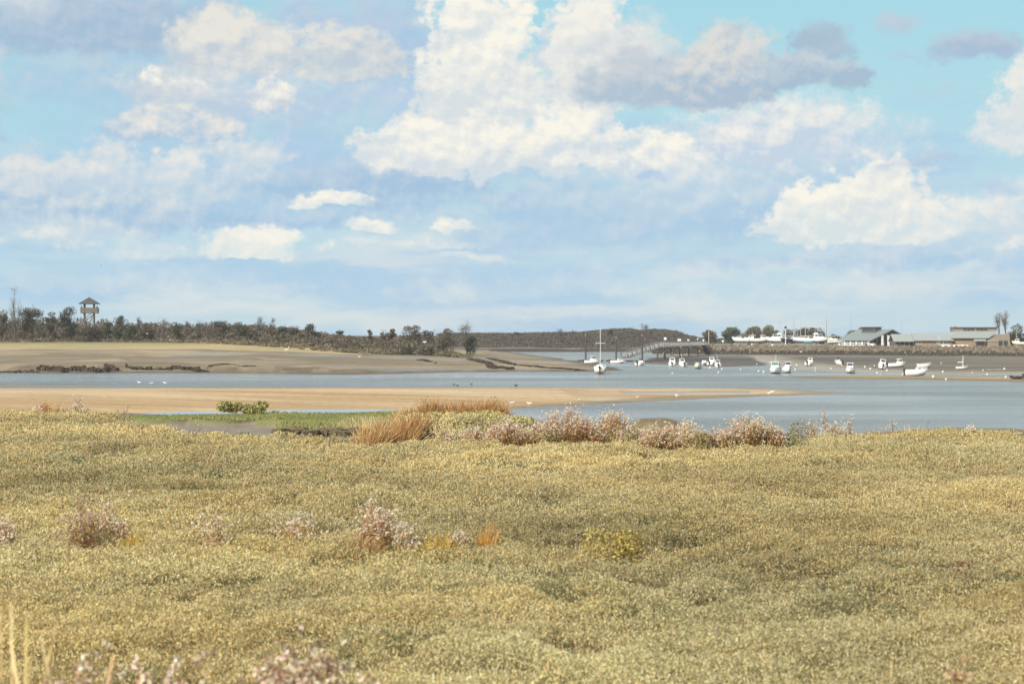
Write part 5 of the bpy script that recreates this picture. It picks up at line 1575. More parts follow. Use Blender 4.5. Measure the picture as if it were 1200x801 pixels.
# ------------------------------------------------------------------ boats
def boat(name, label, cat, x, y, z, L, B, head, group=None, hull=None, bottom=None, cabin='wheelhouse', deck=None, F_=None, roll=0.0, pitch=0.0, motor=True, rail=True, mast=0.0, stripe=None, aerial=True, glass=None, keel=0.0):
    """bow along local +x; z is the water line; head turns it (0 = bow to the right of the picture, 90 = bow away)"""
    hull, bottom, deck, glass = hull or M_GELCOAT, bottom or M_BLUEFOUL, deck or M_OFFWHITE, glass or M_GLASS
    F_ = F_ or 0.15 * L ** 0.9 + 0.1
    t = thing(name, label, cat, (x, y, z), math.radians(head), group)
    t.rotation_euler = (math.radians(roll), math.radians(pitch), math.radians(head))
    up, dn, tp = [], [], []
    for s in np.linspace(0, 1, 10):
        k = 1.0 if s < 0.4 else max(0.0, 1 - ((s - 0.4) / 0.6) ** 2.1)
        hb = B * 0.5 * (0.88 + 0.12 * min(1, s / 0.4)) * k
        hb = max(hb, 0.02)
        xs = -L * 0.5 + L * s
        sh = F_ * (1 + 0.42 * s * s)
        ch = 0.03 + 0.30 * F_ * s ** 3
        xb = xs - (0.10 * L * s ** 2)                         # raked stem
        dr = -0.07 * L * 0.55 * (1 - 0.8 * s ** 4)
        up.append([(xs, -hb, sh), (xb, -hb * 0.86, ch), (xb, hb * 0.86, ch), (xs, hb, sh)])
        dn.append([(xb, -hb * 0.857, ch - 0.004), (xb, -hb * 0.5, dr * 0.6 + ch), (xb, 0, dr + ch * 0.7), (xb, hb * 0.5, dr * 0.6 + ch), (xb, hb * 0.857, ch - 0.004)])
        tp.append([(xs * 0.985, -hb * 0.93, sh - 0.05), (xs * 0.985, -hb * 0.93, sh - 0.14), (xs * 0.985, hb * 0.93, sh - 0.14), (xs * 0.985, hb * 0.93, sh - 0.05)])
    MB().loft(up).build("hull", hull, t, True)
    MB().loft(dn).build("bottom", bottom, t, True)
    m = MB()
    for sgn in (0, 3):
        m.tube([r[sgn] for r in up], 0.035 + 0.004 * L, 5)
    m.build("gunwale", stripe or M_OFFWHITE, t)
    MB().loft([[(p[0], p[1], p[2] + 0.09) for p in r] for r in tp[2:]]).build("deck", deck, t)
    if keel:
        MB().loft([[(-0.12 * L, -0.06, -0.03 * L), (-0.12 * L, 0.06, -0.03 * L), (0.14 * L, 0.06, -0.03 * L), (0.14 * L, -0.06, -0.03 * L)], [(-0.12 * L, -0.05, -keel), (-0.12 * L, 0.05, -keel), (0.06 * L, 0.05, -keel), (0.06 * L, -0.05, -keel)]]).build("keel", bottom, t)
    if cabin in ('wheelhouse', 'cruiser', 'pilot'):
        ca_, cb = {'wheelhouse': (-0.12, 0.17), 'cruiser': (-0.28, 0.14), 'pilot': (0.0, 0.24)}[cabin]
        h = {'wheelhouse': 1.45, 'cruiser': 1.5, 'pilot': 1.3}[cabin] * (0.55 + L / 14.0)
        xa, xb_, w_ = ca_ * L, cb * L, B * 0.36
        zb = F_ + 0.02
        m = MB().loft([[(xa, -w_, zb), (xb_ + 0.10 * L, -w_ * 0.85, zb), (xb_ + 0.10 * L, w_ * 0.85, zb), (xa, w_, zb)],
                       [(xa, -w_, zb + 0.45 * h), (xb_ + 0.04 * L, -w_ * 0.88, zb + 0.45 * h), (xb_ + 0.04 * L, w_ * 0.88, zb + 0.45 * h), (xa, w_, zb + 0.45 * h)],
                       [(xa + 0.02 * L, -w_ * 0.9, zb + 0.95 * h), (xb_ - 0.01 * L, -w_ * 0.8, zb + 0.95 * h), (xb_ - 0.01 * L, w_ * 0.8, zb + 0.95 * h), (xa + 0.02 * L, w_ * 0.9, zb + 0.95 * h)]])
        cabn = m.build("cabin", hull if hull is not M_NAVY else M_GELCOAT, t)
        MB().box(xa - 0.02 * L, xb_ + 0.02 * L, -w_, w_, zb + 0.955 * h, zb + 1.02 * h).build("roof", M_GELCOAT, cabn)
        xm = (xa + xb_) / 2
        for sgn in (-1, 1):
            for (p0, p1) in ((xa + 0.05 * L, xm - 0.012 * L), (xm + 0.012 * L, xb_ - 0.005 * L)):
                q = MB().slab([(p0, sgn * (w_ * 0.99 + 0.012), zb + 0.50 * h), (p1, sgn * (w_ * 0.93 + 0.03), zb + 0.50 * h), (p1, sgn * (w_ * 0.87 + 0.03), zb + 0.88 * h), (p0, sgn * (w_ * 0.93 + 0.012), zb + 0.88 * h)], sgn * 0.03)
                q.build("window", glass, cabn)
        MB().slab([(xb_ + 0.034 * L + 0.03, -w_ * 0.78, zb + 0.50 * h), (xb_ + 0.034 * L + 0.03, w_ * 0.78, zb + 0.50 * h), (xb_ - 0.004 * L + 0.03, w_ * 0.72, zb + 0.90 * h), (xb_ - 0.004 * L + 0.03, -w_ * 0.72, zb + 0.90 * h)], 0.03).build("windscreen", glass, cabn)
        MB().slab([(xa - 0.012, -w_ * 0.7, zb + 0.5 * h), (xa - 0.012, w_ * 0.7, zb + 0.5 * h), (xa + 0.012, w_ * 0.7, zb + 0.86 * h), (xa + 0.012, -w_ * 0.7, zb + 0.86 * h)], 0.05).build("rear_window", glass, cabn)
        if aerial:
            MB().tube([(xa + 0.08 * L, 0.1, zb + h), (xa + 0.08 * L, 0.1, zb + h * 2.0)], 0.035, 5).build("aerial", M_WHITE, t)
        if cabin == 'cruiser':
            MB().box(xa + 0.02 * L, xa + 0.2 * L, -w_ * 0.8, w_ * 0.8, zb + 1.02 * h, zb + 1.32 * h).build("flybridge", M_GELCOAT, t)
    elif cabin == 'cuddy':
        w_ = B * 0.34
        zb = F_ + 0.02
        m = MB().loft([[(-0.02 * L, -w_, zb), (0.34 * L, -w_ * 0.45, zb + 0.1), (0.34 * L, w_ * 0.45, zb + 0.1), (-0.02 * L, w_, zb)], [(-0.02 * L, -w_ * 0.85, zb + 0.55), (0.26 * L, -w_ * 0.4, zb + 0.42), (0.26 * L, w_ * 0.4, zb + 0.42), (-0.02 * L, w_ * 0.85, zb + 0.55)]])
        cabn = m.build("cabin", M_GELCOAT, t)
        MB().slab([(0.05 * L, -w_ * 0.8, zb + 0.5), (0.05 * L, w_ * 0.8, zb + 0.5), (-0.03 * L, w_ * 0.85, zb + 1.05), (-0.03 * L, -w_ * 0.85, zb + 1.05)], 0.03).build("windscreen", glass, t)
        for sgn in (-1, 1):
            MB().slab([(0.06 * L, sgn * (w_ * 0.83), zb + 0.2), (0.2 * L, sgn * (w_ * 0.66), zb + 0.22), (0.2 * L, sgn * (w_ * 0.58), zb + 0.38), (0.06 * L, sgn * (w_ * 0.76), zb + 0.42)], -sgn * 0.05).build("window", glass, cabn)
    elif cabin == 'sail':
        w_ = B * 0.28
        zb = F_ + 0.03
        cabn = MB().loft([[(-0.12 * L, -w_, zb), (0.26 * L, -w_ * 0.55, zb + 0.08), (0.26 * L, w_ * 0.55, zb + 0.08), (-0.12 * L, w_, zb)], [(-0.12 * L, -w_ * 0.85, zb + 0.45), (0.2 * L, -w_ * 0.5, zb + 0.32), (0.2 * L, w_ * 0.5, zb + 0.32), (-0.12 * L, w_ * 0.85, zb + 0.45)]]).build("cabin", M_GELCOAT, t)
        for sgn in (-1, 1):
            MB().slab([(-0.06 * L, sgn * w_ * 0.98, zb + 0.14), (0.1 * L, sgn * w_ * 0.82, zb + 0.15), (0.1 * L, sgn * w_ * 0.76, zb + 0.28), (-0.06 * L, sgn * w_ * 0.92, zb + 0.32)], -sgn * 0.05).build("window", glass, cabn)
    if mast:
        r = 0.05 + 0.006 * mast
        mt = MB().tube([(0.06 * L, 0, F_), (0.06 * L, 0, F_ + mast)], [r, r * 0.8], 7).build("mast", M_ALLOY if mast > 6 else M_WHITE, t)
        MB().tube([(0.06 * L, -B * 0.38, F_ + mast * 0.56), (0.06 * L, B * 0.38, F_ + mast * 0.56)], 0.04, 5).build("spreader", M_WHITE, mt)
        MB().tube([(0.05 * L, 0, F_ + 0.95), (-0.40 * L, 0, F_ + 0.95)], 0.06, 6).build("boom", M_ALLOY, t)
        MB().tube([(0.03 * L, 0, F_ + 1.09), (-0.38 * L, 0, F_ + 1.06)], [0.10, 0.06], 7).build("furled_sail", M_CREAM, t)
        m = MB()
        m.tube([(0.06 * L, 0, F_ + mast), (0.49 * L, 0, F_ * 1.4)], 0.012, 4)
        m.build("forestay", M_STEEL, t)
        for sgn in (-1, 1):
            MB().tube([(0.06 * L, 0, F_ + mast), (0.06 * L, sgn * B * 0.38, F_ + mast * 0.56), (0.04 * L, sgn * B * 0.46, F_)], 0.012, 4).build("shroud", M_STEEL, t)
    if motor:
        m = MB().box(-0.5 * L - 0.42, -0.5 * L - 0.02, -0.2, 0.2, F_ * 0.75, F_ * 0.75 + 0.55)
        mo = m.build("outboard_motor", M_BLACK, t)
        MB().box(-0.5 * L - 0.30, -0.5 * L - 0.10, -0.07, 0.07, -0.45, F_ * 0.75 - 0.004).build("leg", M_BLACK, mo)
    if rail:
        m = MB()
        for sgn in (-1, 1):
            pts = []
            for s in np.linspace(0.55, 0.99, 6):
                hb = B * 0.46 * max(0.0, 1 - ((s - 0.4) / 0.6) ** 2.1)
                pts.append((-L * 0.5 + L * s, sgn * hb, F_ * (1 + 0.42 * s * s) + 0.45))
            m.tube(pts, 0.022, 4)
            for p in pts[::2]:
                m.tube([(p[0], p[1], p[2] - 0.47), p], 0.018, 4)
        m.build("bow_rail", M_ALLOY, t)
    return t

def afloat(px, py, **k):
    x, y, _ = at(px, py, 0.0)
    return x, y, 0.0

def aground(px, py, L, up=0.02):
    x, y, z = hit(px, py)
    return x, y, z + 0.035 * L * 0.8

MOOR = "boats moored in the channel or lying on the harbour mud"
boat("sailboat", "white sailing yacht with tall bare mast and rust stained hull, moored alone in mid channel", "sailboat", *(lambda q: (q[0], q[1], 0.32))(afloat(703.5, 437.6)), 7.6, 2.6, 85, MOOR, M_OFFWHITE, M_ANTIFOUL, 'sail', mast=zat(381.5, 402) - 1.1, motor=True, rail=True, F_=1.05, keel=1.2)
x, y, z = at(694, 425.6, 0.0)
boat("motorboat", "long low white cabin boat by the first pile, left of the mast", "motorboat", x, y, 0, 4.6, 1.9, 6, MOOR, cabin='wheelhouse', aerial=False, F_=0.75)
x, y, z = at(724, 425.6, 0.0)
boat("motorboat", "white boat with red striped sides at the foot of the gangway", "motorboat", x, y, 0, 4.1, 1.8, -8, MOOR, stripe=M_RED, cabin='cuddy', F_=0.8)
x, y, z = at(751, 428.2, 0.0)
boat("motorboat", "small white boat with big dark outboard seen from astern beside the third pile", "motorboat", x, y, 0, 4.0, 1.8, 60, MOOR, cabin='cuddy', F_=0.75)
boat("motorboat", "white wheelhouse boat, left one of the pair in front of the dark wet mud", "motorboat", *afloat(788, 428.6), 4.6, 1.95, 82, MOOR, cabin='wheelhouse', F_=0.85)
boat("motorboat", "white pilot boat, right one of the pair in front of the dark wet mud", "motorboat", *afloat(799.5, 429.4), 4.5, 1.85, 97, MOOR, cabin='pilot', F_=0.85)
boat("motorboat", "cream hulled open boat with high bow, its neighbour just behind its stern", "motorboat", *afloat(818, 431.8), 4.5, 1.8, 262, MOOR, M_CREAM, cabin='cuddy', F_=0.95)
boat("motorboat", "low grey boat half hidden behind the cream hulled open boat", "motorboat", *afloat(825, 427.8), 4.0, 1.6, 60, MOOR, M_OFFWHITE, cabin='cuddy', F_=0.7)
boat("motorboat", "long white boat with canopy behind the one with a thin aerial", "motorboat", *afloat(835, 427.8), 4.6, 1.9, 64, MOOR, cabin='wheelhouse', aerial=False, F_=0.8)
boat("motorboat", "white boat with thin tall aerial, in front of the canopied one", "motorboat", *afloat(841, 430.6), 4.1, 1.6, 88, MOOR, M_OFFWHITE, cabin='pilot', F_=0.75)
boat("motorboat", "largest white wheelhouse boat with green tinted windows, in open water", "motorboat", *afloat(908.5, 437.6), 5.8, 2.4, 258, MOOR, cabin='wheelhouse', F_=1.0, glass=M_GREENGLASS)
boat("motorboat", "white boat with rounded canopy close behind the largest wheelhouse boat", "motorboat", *afloat(922.5, 436.8), 4.6, 1.75, 272, MOOR, M_GELCOAT, cabin='pilot', F_=1.15, aerial=False)
boat("motorboat", "white cabin boat on the mud below the boat yard, upright", "motorboat", *aground(949, 428.4, 4), 4.0, 1.65, 62, MOOR, cabin='pilot', F_=0.8, roll=3, aerial=False)
boat("dinghy", "short grey white dinghy stranded on the mud between two cabin boats", "boat", *aground(983, 427.4, 2.8), 2.8, 1.4, 120, MOOR, M_OFFWHITE, cabin='cuddy', F_=0.75, roll=-9)
boat("motorboat", "white boxy wheelhouse boat at the edge of the side channel below the club house", "motorboat", *afloat(996.5, 437.0), 4.4, 2.0, 256, MOOR, cabin='wheelhouse', F_=0.85, aerial=False)
boat("motorboat", "white boat leaning over on the mud, seen from astern", "motorboat", *aground(1032.5, 432.4, 4.2), 4.2, 1.75, 86, MOOR, cabin='wheelhouse', F_=0.9, roll=13, aerial=False)
boat("motorboat", "white boat with small square cabin aground broadside, below the white pillars", "motorboat", *aground(1051, 430.2, 4.2), 4.1, 1.7, 2, MOOR, cabin='pilot', F_=0.75, roll=2, aerial=False)
boat("rowing_boat", "bare white open hull aground behind the speedboat", "boat", *aground(1083, 431.6, 3.2), 3.2, 1.5, 4, MOOR, cabin='none', F_=0.85, roll=4, motor=False, rail=False)
x, y, z = at(1074, 440.6, 0.0)
boat("speedboat", "big white speedboat with raked screen, lying at the edge of the sand strip", "speedboat", x, y, 0.12, 4.2, 1.9, -5, MOOR, cabin='cuddy', F_=1.05, stripe=M_GELCOAT)
boat("sailing_dinghy", "little white sailing dinghy with short mast alone on the mud to the right", "sailing dinghy", *aground(1127.5, 432.4, 2.6), 2.7, 1.2, 2, MOOR, cabin='none', F_=0.42, mast=2.5, motor=False, rail=False, roll=2)
boat("rowing_boat", "dark boat with a rusty gunwale lying at the right end of the sand strip", "boat", *aground(1190, 444, 2.6), 2.2, 1.1, 170, MOOR, M_NAVY, M_BLACK, cabin='none', F_=0.42, stripe=M_RUST, motor=True, rail=False, roll=6)

# boats ashore in the yard, each on a cradle
YARD = "boats standing ashore in the yard"
def cradle(px, d, L, B, zk, label):
    t = thing("boat_cradle", label, "boat stand", (xat(px, d), d, QZ), 0, "steel cradles in the boat yard")
    for sx in (-0.3, 0.3):
        for sy in (-1, 1):
            MB().tube([(sx * L, sy * B * 0.55, 0), (sx * L, sy * B * 0.33, zk + 0.08)], 0.07, 5).build("leg", M_STEEL, t)
    m = MB()
    for sx in (-0.3, 0.3):
        m.box(sx * L - 0.09, sx * L + 0.09, -B * 0.55, B * 0.55, 0.1, 0.28)
    m.box(-0.3 * L, 0.3 * L, -0.1, 0.1, 0.29, 0.45)
    m.build("base_frame", M_STEEL, t)
for k, (px, d, L, B, head, cab, hullm, bot, mast, what) in enumerate([
    (868, 846, 7.6, 2.6, 184, 'cuddy', M_GELCOAT, M_BLUEFOUL, 0, "white sports boat, leftmost in the boat yard"),
    (881, 850, 6.6, 2.4, 175, 'wheelhouse', M_GELCOAT, M_BLUEFOUL, 0, "white cabin boat second from the left in the yard"),
    (893.5, 848, 6.8, 2.4, 3, 'wheelhouse', M_OFFWHITE, M_ANTIFOUL, 0, "off white cabin boat left of the one with the high cabin"),
    (909, 844, 8.4, 2.8, 182, 'cruiser', M_GELCOAT, M_BLUEFOUL, 0, "white yard boat with a high cabin and mast like aerial"),
    (921, 842, 5.6, 2.2, 200, 'cuddy', M_NAVY, M_BLACK, 0, "navy blue hulled boat beside the dark topped pole"),
    (929, 852, 6.2, 2.3, 4, 'sail', M_OFFWHITE, M_BLUEFOUL, 9.2, "yard yacht with bare mast just behind the navy hull"),
    (939.5, 848, 8.0, 2.7, 178, 'sail', M_GELCOAT, M_BLUEFOUL, 10.0, "white yard yacht in the middle with a tall mast"),
    (945, 862, 7.4, 2.5, 182, 'sail', M_CREAM, M_ANTIFOUL, 9.0, "cream yard yacht behind the motor cruiser's stern"),
    (960, 846, 8.6, 2.8, 3, 'cruiser', M_GELCOAT, M_BLUEFOUL, 0, "large white motor cruiser with raked windows, biggest in the yard"),
    (949, 838, 4.8, 1.9, 8, 'none', M_TEAL, M_TEAL, 0, "low teal boat in front of the motor cruiser"),
    (972, 850, 7.0, 2.4, 184, 'sail', M_OFFWHITE, M_BLUEFOUL, 10.5, "yard yacht with the tallest mast, right of the cruiser"),
    (980, 840, 7.6, 2.2, 2, 'none', M_OFFWHITE, M_TEAL, 0, "long open pale boat with teal bottom at the right end of the yard"),
]):
    zk = 1.7 if cab != 'none' else 1.25
    F_ = 1.0 + 0.05 * L if cab != 'none' else 0.7
    nm = "yacht" if mast else ("motor_cruiser" if cab == 'cruiser' else "motorboat" if cab != 'none' else "open_boat")
    boat(nm, what, "yacht" if mast else "boat", xat(px, d), d, QZ + zk, L, B, head, YARD, hullm, bot, cab, F_=F_, mast=mast, motor=False, rail=cab != 'none')
    cradle(px, d, L, B, zk - 0.04 * L, "steel cradle under the " + what.split(',')[0].replace(" and mast like aerial", "").replace(" at the right end of the yard", ""))
boat("motorboat", "cream boat ashore at the right border beside the hall", "boat", xat(1194, 770), 770, QZ + 0.75, 5.6, 2.1, 176, YARD, M_CREAM, M_ANTIFOUL, 'pilot', F_=1.0, motor=False)
cradle(1194, 770, 5.6, 2.1, 0.6, "steel cradle under the cream boat at the right border")
for k, (px, d, L, lab) in enumerate([(1111, 772, 5.6, "upturned white hull lying before the low wing, left one of three"), (1123, 770, 4.6, "upturned white hull in the middle of three before the hall"), (1131.5, 768, 4.0, "small upturned white hull, right one of three before the hall")]):
    t = thing("upturned_dinghy", lab, "dinghy", (xat(px, d), d, QZ), math.radians(3 * k), "white hulls turned over on the promenade")
    rings = []
    for s in np.linspace(0, 1, 8):
        hb = 0.75 * (0.85 + 0.15 * min(1, s / .4)) * (1 if s < .4 else max(0.03, 1 - ((s - .4) / .6) ** 2))
        rings.append([(-L / 2 + L * s, hb * math.cos(a), 0.05 + 0.62 * math.sin(a) * (0.4 + 0.6 * hb / 0.75)) for a in np.linspace(0, math.pi, 7)])
    MB().loft(rings).build("hull", M_GELCOAT, t, True)
    MB().tube([(-L / 2 * 0.9, 0, 0.69), (L * 0.3, 0, 0.63)], 0.04, 5).build("keel_strip", M_OFFWHITE, t)

# ------------------------------------------------------------------ masts and poles standing free, piles, gangway
def pole(label, px, d, top, r=0.07, m=None, base=None, cap=None, cat="pole", name="mast_pole", group="poles and masts of the harbour"):
    x = xat(px, d); z = QZ if base is None else base
    h = zat(top, d) - z
    t = thing(name, label, cat, (x, d, z), 0, group)
    MB().tube([(0, 0, 0), (0, 0, h)], [r, r * 0.7], 7).build("shaft", m or M_STEEL, t)
    if cap:
        MB().ball((0, 0, h), (r * 3.2, r * 3.2, r * 3.5)).build("head", cap, t)
    else:
        MB().box(-r * 0.9, r * 0.9, -r * 0.9, r * 0.9, h + 0.001, h + 0.2).build("head", M_STEEL, t)
    MB().box(-r * 2.4, r * 2.4, -r * 2.4, r * 2.4, 0, 0.12).build("foot", M_CONCRETE, t)
    return t
pole("pale flag pole beside the small brown tree", 830.6, 835, 385, 0.11, M_CREAM)
pole("thick pale pole with dark top in front of the yard", 920.6, 832, 383.5, 0.17, M_WHITE, cap=M_BLACK)
pole("thin mast behind the high cabin boat", 913.5, 868, 377, 0.06)
pole("thin pale mast left of the middle yard yacht", 934.4, 870, 380, 0.06, M_CREAM)
pole("tall dark mast left of the gap before the club house", 968.6, 872, 374, 0.09, M_DARKSTEEL)
pole("very tall pole at the corner of the club house", 997.4, 826, 371.5, 0.09)
pole("thin mast rising behind the roof, between club house and brick hall", 1057, 880, 377, 0.06)
pole("pale pole in front of the brick wall, left one", 1100.5, 772, 392, 0.06, M_WHITE)
pole("leaning pale pole beside the evergreen at the right", 1191, 790, 385, 0.08, M_CREAM)
for k, (px, d, top, lab) in enumerate([(686.3, 604, 393.5, "dark mooring pile, left one of three, with a rusty cap"), (722, 606, 396.5, "dark mooring pile, middle one of three, right of the white mast"), (752.6, 598, 393.5, "dark mooring pile, right one of three, with an orange cap")]):
    x = xat(px, d)
    t = thing("mooring_pile", lab, "pile", (x, d, -1.0), 0, "mooring piles of the pontoon")
    h = zat(top, d) + 1.0
    MB().tube([(0, 0, 0), (0, 0, h)], 0.27, 10).build("shaft", M_DARKSTEEL, t)
    MB().loft([[(0.29 * math.cos(a), 0.29 * math.sin(a), h + 0.01) for a in np.linspace(0, 6.283, 9)[:-1]], [(0.05 * math.cos(a), 0.05 * math.sin(a), h + 0.7) for a in np.linspace(0, 6.283, 9)[:-1]]]).build("cap", M_RUST, t)
    MB().tube([(0, 0, 1.25), (0, 0, 1.6)], 0.52, 10).build("collar", M_STEEL, t)

def truss(m, p, q, h, w_, n, r=0.07):
    p, q = Vector(p), Vector(q)
    side = (q - p).cross(Vector((0, 0, 1))).normalized() * w_ / 2
    for s in (-1, 1):
        a, b = p + side * s, q + side * s
        m.tube([a, b], r * 1.3, 5); m.tube([a + Vector((0, 0, h)), b + Vector((0, 0, h))], r * 1.3, 5)
        for k in range(n):
            u, v = a.lerp(b, k / n), a.lerp(b, (k + 1) / n)
            m.tube([u, u + Vector((0, 0, h))], r, 4)
            m.tube([u, v + Vector((0, 0, h))] if k % 2 else [u + Vector((0, 0, h)), v], r, 4)
        m.tube([b, b + Vector((0, 0, h))], r, 4)

t = thing("gangway", "sloping lattice gangway leading down from the pier to the pontoon", "gangway", (0, 0, 0))
P0, P1 = (xat(731, 608), 608, 0.95), (xat(772.5, 652), 652, 4.2)
m = MB(); truss(m, P0, P1, 1.75, 1.9, 16, 0.085); m.build("truss", M_ALUM, t)
sd_ = (Vector(P1) - Vector(P0)).cross(Vector((0, 0, 1))).normalized() * 0.85
MB().slab([Vector(P0) - sd_, Vector(P1) - sd_, Vector(P1) + sd_, Vector(P0) + sd_], 0.1).build("walkway", M_TIMBER, t)
t = thing("pier", "level lattice walkway on dark trestle legs joining the gangway to the sea wall", "pier", (0, 0, 0))
P2 = (xat(826, 826), 826, 3.95)
P1b = (P1[0] + 0.6, P1[1] + 1.2, 4.22)
m = MB(); truss(m, P1b, P2, 1.5, 2.0, 40, 0.075); m.build("truss", M_ALUM, t)
sd_ = (Vector(P2) - Vector(P1b)).cross(Vector((0, 0, 1))).normalized() * 0.9
MB().slab([Vector(P1b) - sd_, Vector(P2) - sd_, Vector(P2) + sd_, Vector(P1b) + sd_], 0.12).build("walkway", M_TIMBER, t)
for f in (0.01, 0.13, 0.3, 0.5, 0.72):
    c = Vector(P1b).lerp(Vector(P2), f)
    for s in (-1, 1):
        e = c + sd_ * s * 1.1
        MB().tube([(e.x + sd_.x * s * 0.5, e.y + sd_.y * s * 0.5, -0.8), (e.x, e.y, 3.8)], 0.2, 8).build("leg", M_DARKSTEEL, t)
    MB().box(c.x - 1.3, c.x + 1.3, c.y - 0.25, c.y + 0.25, 3.5, 3.8).build("cross_beam", M_DARKSTEEL, t)

for k, (pa, pb, py, lab) in enumerate([(676, 733, 424.6, "long low dark pontoon behind the moored boats left of the gangway"), (733, 769, 425.4, "shorter dark pontoon from the gangway foot to the third pile")]):
    d = 7.3 * F / (py - HOR)
    d = 600 if k == 0 else 594
    t = thing("pontoon", lab, "pontoon", (0, 0, 0), 0, "floating pontoons of the harbour")
    xa, xb = xat(pa, d), xat(pb, d) - 0.4
    MB().box(xa, xb, d + 2.5, d + 4.4, 0.36, 0.52).build("decking", M_TIMBER, t)
    n = 5 if k == 0 else 3
    for i in range(n):
        u = xa + (xb - xa) * (i + 0.5) / n
        MB().box(u - 1.0, u + 1.0, d + 2.6, d + 4.3, -0.35, 0.355).build("float", M_BLACK, t)

# small signs and lamps along the walkway
for k, (px, py, d, r, lab) in enumerate([
    (779.5, 396.6, 690, 0.42, "round white sign on a post over the near end of the pier"),
    (796, 398.2, 748, 0.40, "wide cream board on a post along the pier"),
    (806.5, 398.2, 770, 0.26, "narrow pale board on a post, right of the wide cream one"),
    (817.5, 397.0, 800, 0.26, "small pale board on a post close to the end of the pier"),
    (824.3, 398.6, 820, 0.34, "white board on a post at the landward end of the pier"),
    (847, 399.6, 834, 0.36, "round white sign on the promenade left of the boat yard"),
    (881.3, 403.4, 828, 0.34, "low white board at the edge of the sea wall, under the yard's left boats"),
    (905, 403.8, 826, 0.34, "low white board at the edge of the sea wall, under the high cabin boat")]):
    x = xat(px, d)
    zc = zat(py, d)
    zb = 4.1 if k < 5 else QZ
    t = thing("sign_post", lab, "sign", (x, d, zb), 0, "signs along pier and promenade")
    MB().tube([(0, 0, 0), (0, 0, zc - zb)], 0.05, 5).build("post", M_STEEL, t)
    if 'round' in lab:
        MB().tube([(0, -0.12, zc - zb), (0, -0.06, zc - zb)], r * 1.15, 14).build("board", M_WHITE, t)
    else:
        MB().box(-r * (1.7 if 'wide' in lab else 1), r * (1.7 if 'wide' in lab else 1), -0.12, -0.06, zc - zb - r, zc - zb + r).build("board", M_CREAM if k in (1, 2, 3) else M_WHITE, t)

# white railing left of the club house
t = thing("railing", "low white railing on the promenade left of the club house", "railing", (xat(984, 832), 832, QZ))
L = xat(1008, 832) - xat(984, 832)
for k in range(7):
    MB().box(L * k / 6 - 0.06, L * k / 6 + 0.06, -0.06, 0.06, 0, 1.1).build("post", M_WHITE, t)
for z in (0.5, 1.05):
    MB().box(0, L, -0.10, -0.061, z, z + 0.1).build("rail", M_WHITE, t)

# ------------------------------------------------------------------ mooring buoys
BUOYS = [(788, 437.8, 0, "white buoy in the water under the pair of boats"), (842, 437.2, 0, "white buoy below the boat with a thin aerial"), (832, 431.6, 0, "small white buoy between the cream boat and the canopied pair"),
    (868, 433.6, 0, "white buoy alone in open water left of the largest boat"), (889, 435.6, 0, "pale buoy a little left of the largest boat's bow"), (895, 436.6, 0, "pale buoy touching the largest boat's bow"),
    (887, 427.2, 0, "small grey white buoy at the edge of the wet mud"), (846, 433.2, 0, "tiny pale buoy right of the thin aerial boat"), (933.5, 428.6, 1, "white buoy on the mud left of the upright cabin boat"),
    (955.4, 431.8, 1, "white buoy on the mud below the upright cabin boat"), (974, 432.8, 1, "white buoy at the mud's edge left of the boxy wheelhouse boat"), (932, 434, 0, "low white buoy right of the round canopied boat"),
    (955.5, 434.6, 0, "white buoy floating just off the mud's edge"), (1013.6, 430.6, 1, "cream buoy on the mud between boxy and leaning boats"), (1020, 433, 1, "flat pale buoy left of the leaning boat's foot"),
    (1024.6, 429, 1, "small pale buoy close behind the leaning boat"), (1027.8, 437.8, 0, "white buoy floating in the side channel"), (1039.4, 434.8, 1, "white buoy right of the leaning boat"),
    (1057.5, 439.4, 0, "white buoy at the speedboat's stern"), (1086, 434, 1, "pale buoy under the bare white hull"), (1093.6, 442.4, 1, "cream buoy right of the speedboat on the sand strip"),
    (1103, 426, 1, "white buoy high on the mud left of the sailing dinghy"), (1105, 436.4, 1, "lying pale buoy left below the sailing dinghy"), (1139.6, 438, 0, "orange buoy in the side channel below the sailing dinghy"),
    (1152, 434.8, 1, "pinkish buoy by the puddle on the right mud"), (1157, 439.6, 0, "white buoy in the side channel at the right"), (1177, 433.2, 1, "white buoy right of the puddle, alone"),
    (1108.6, 445.2, 1, "cream buoy on the front of the sand strip"), (1178.6, 443, 1, "white buoy left of the dark boat on the sand strip"), (1195, 443.2, 1, "white buoy in front of the dark boat at the right"),
    (986.6, 428.2, 1, "round white buoy beside the short stranded dinghy")]
for k, (px, py, mud, lab) in enumerate(BUOYS):
    x, y, z = aground(px, py, 0) if mud else afloat(px, py)
    r = 0.19 + 0.035 * ((k * 7) % 3)
    t = thing("mooring_buoy", lab, "buoy", (x, y, z), 0, "mooring buoys of the harbour")
    mat = M_BUOYRED if 'orange' in lab else M_CREAM if 'cream' in lab else M_PINK if 'pink' in lab else M_BUOY
    MB().ball((0, 0, r * 0.75), r, 10, 8).build("float", mat, t, True)
    MB().tube([(0, 0, r * 1.7), (0, 0, r * 2.0)], 0.06, 6).build("ring", M_STEEL, t)

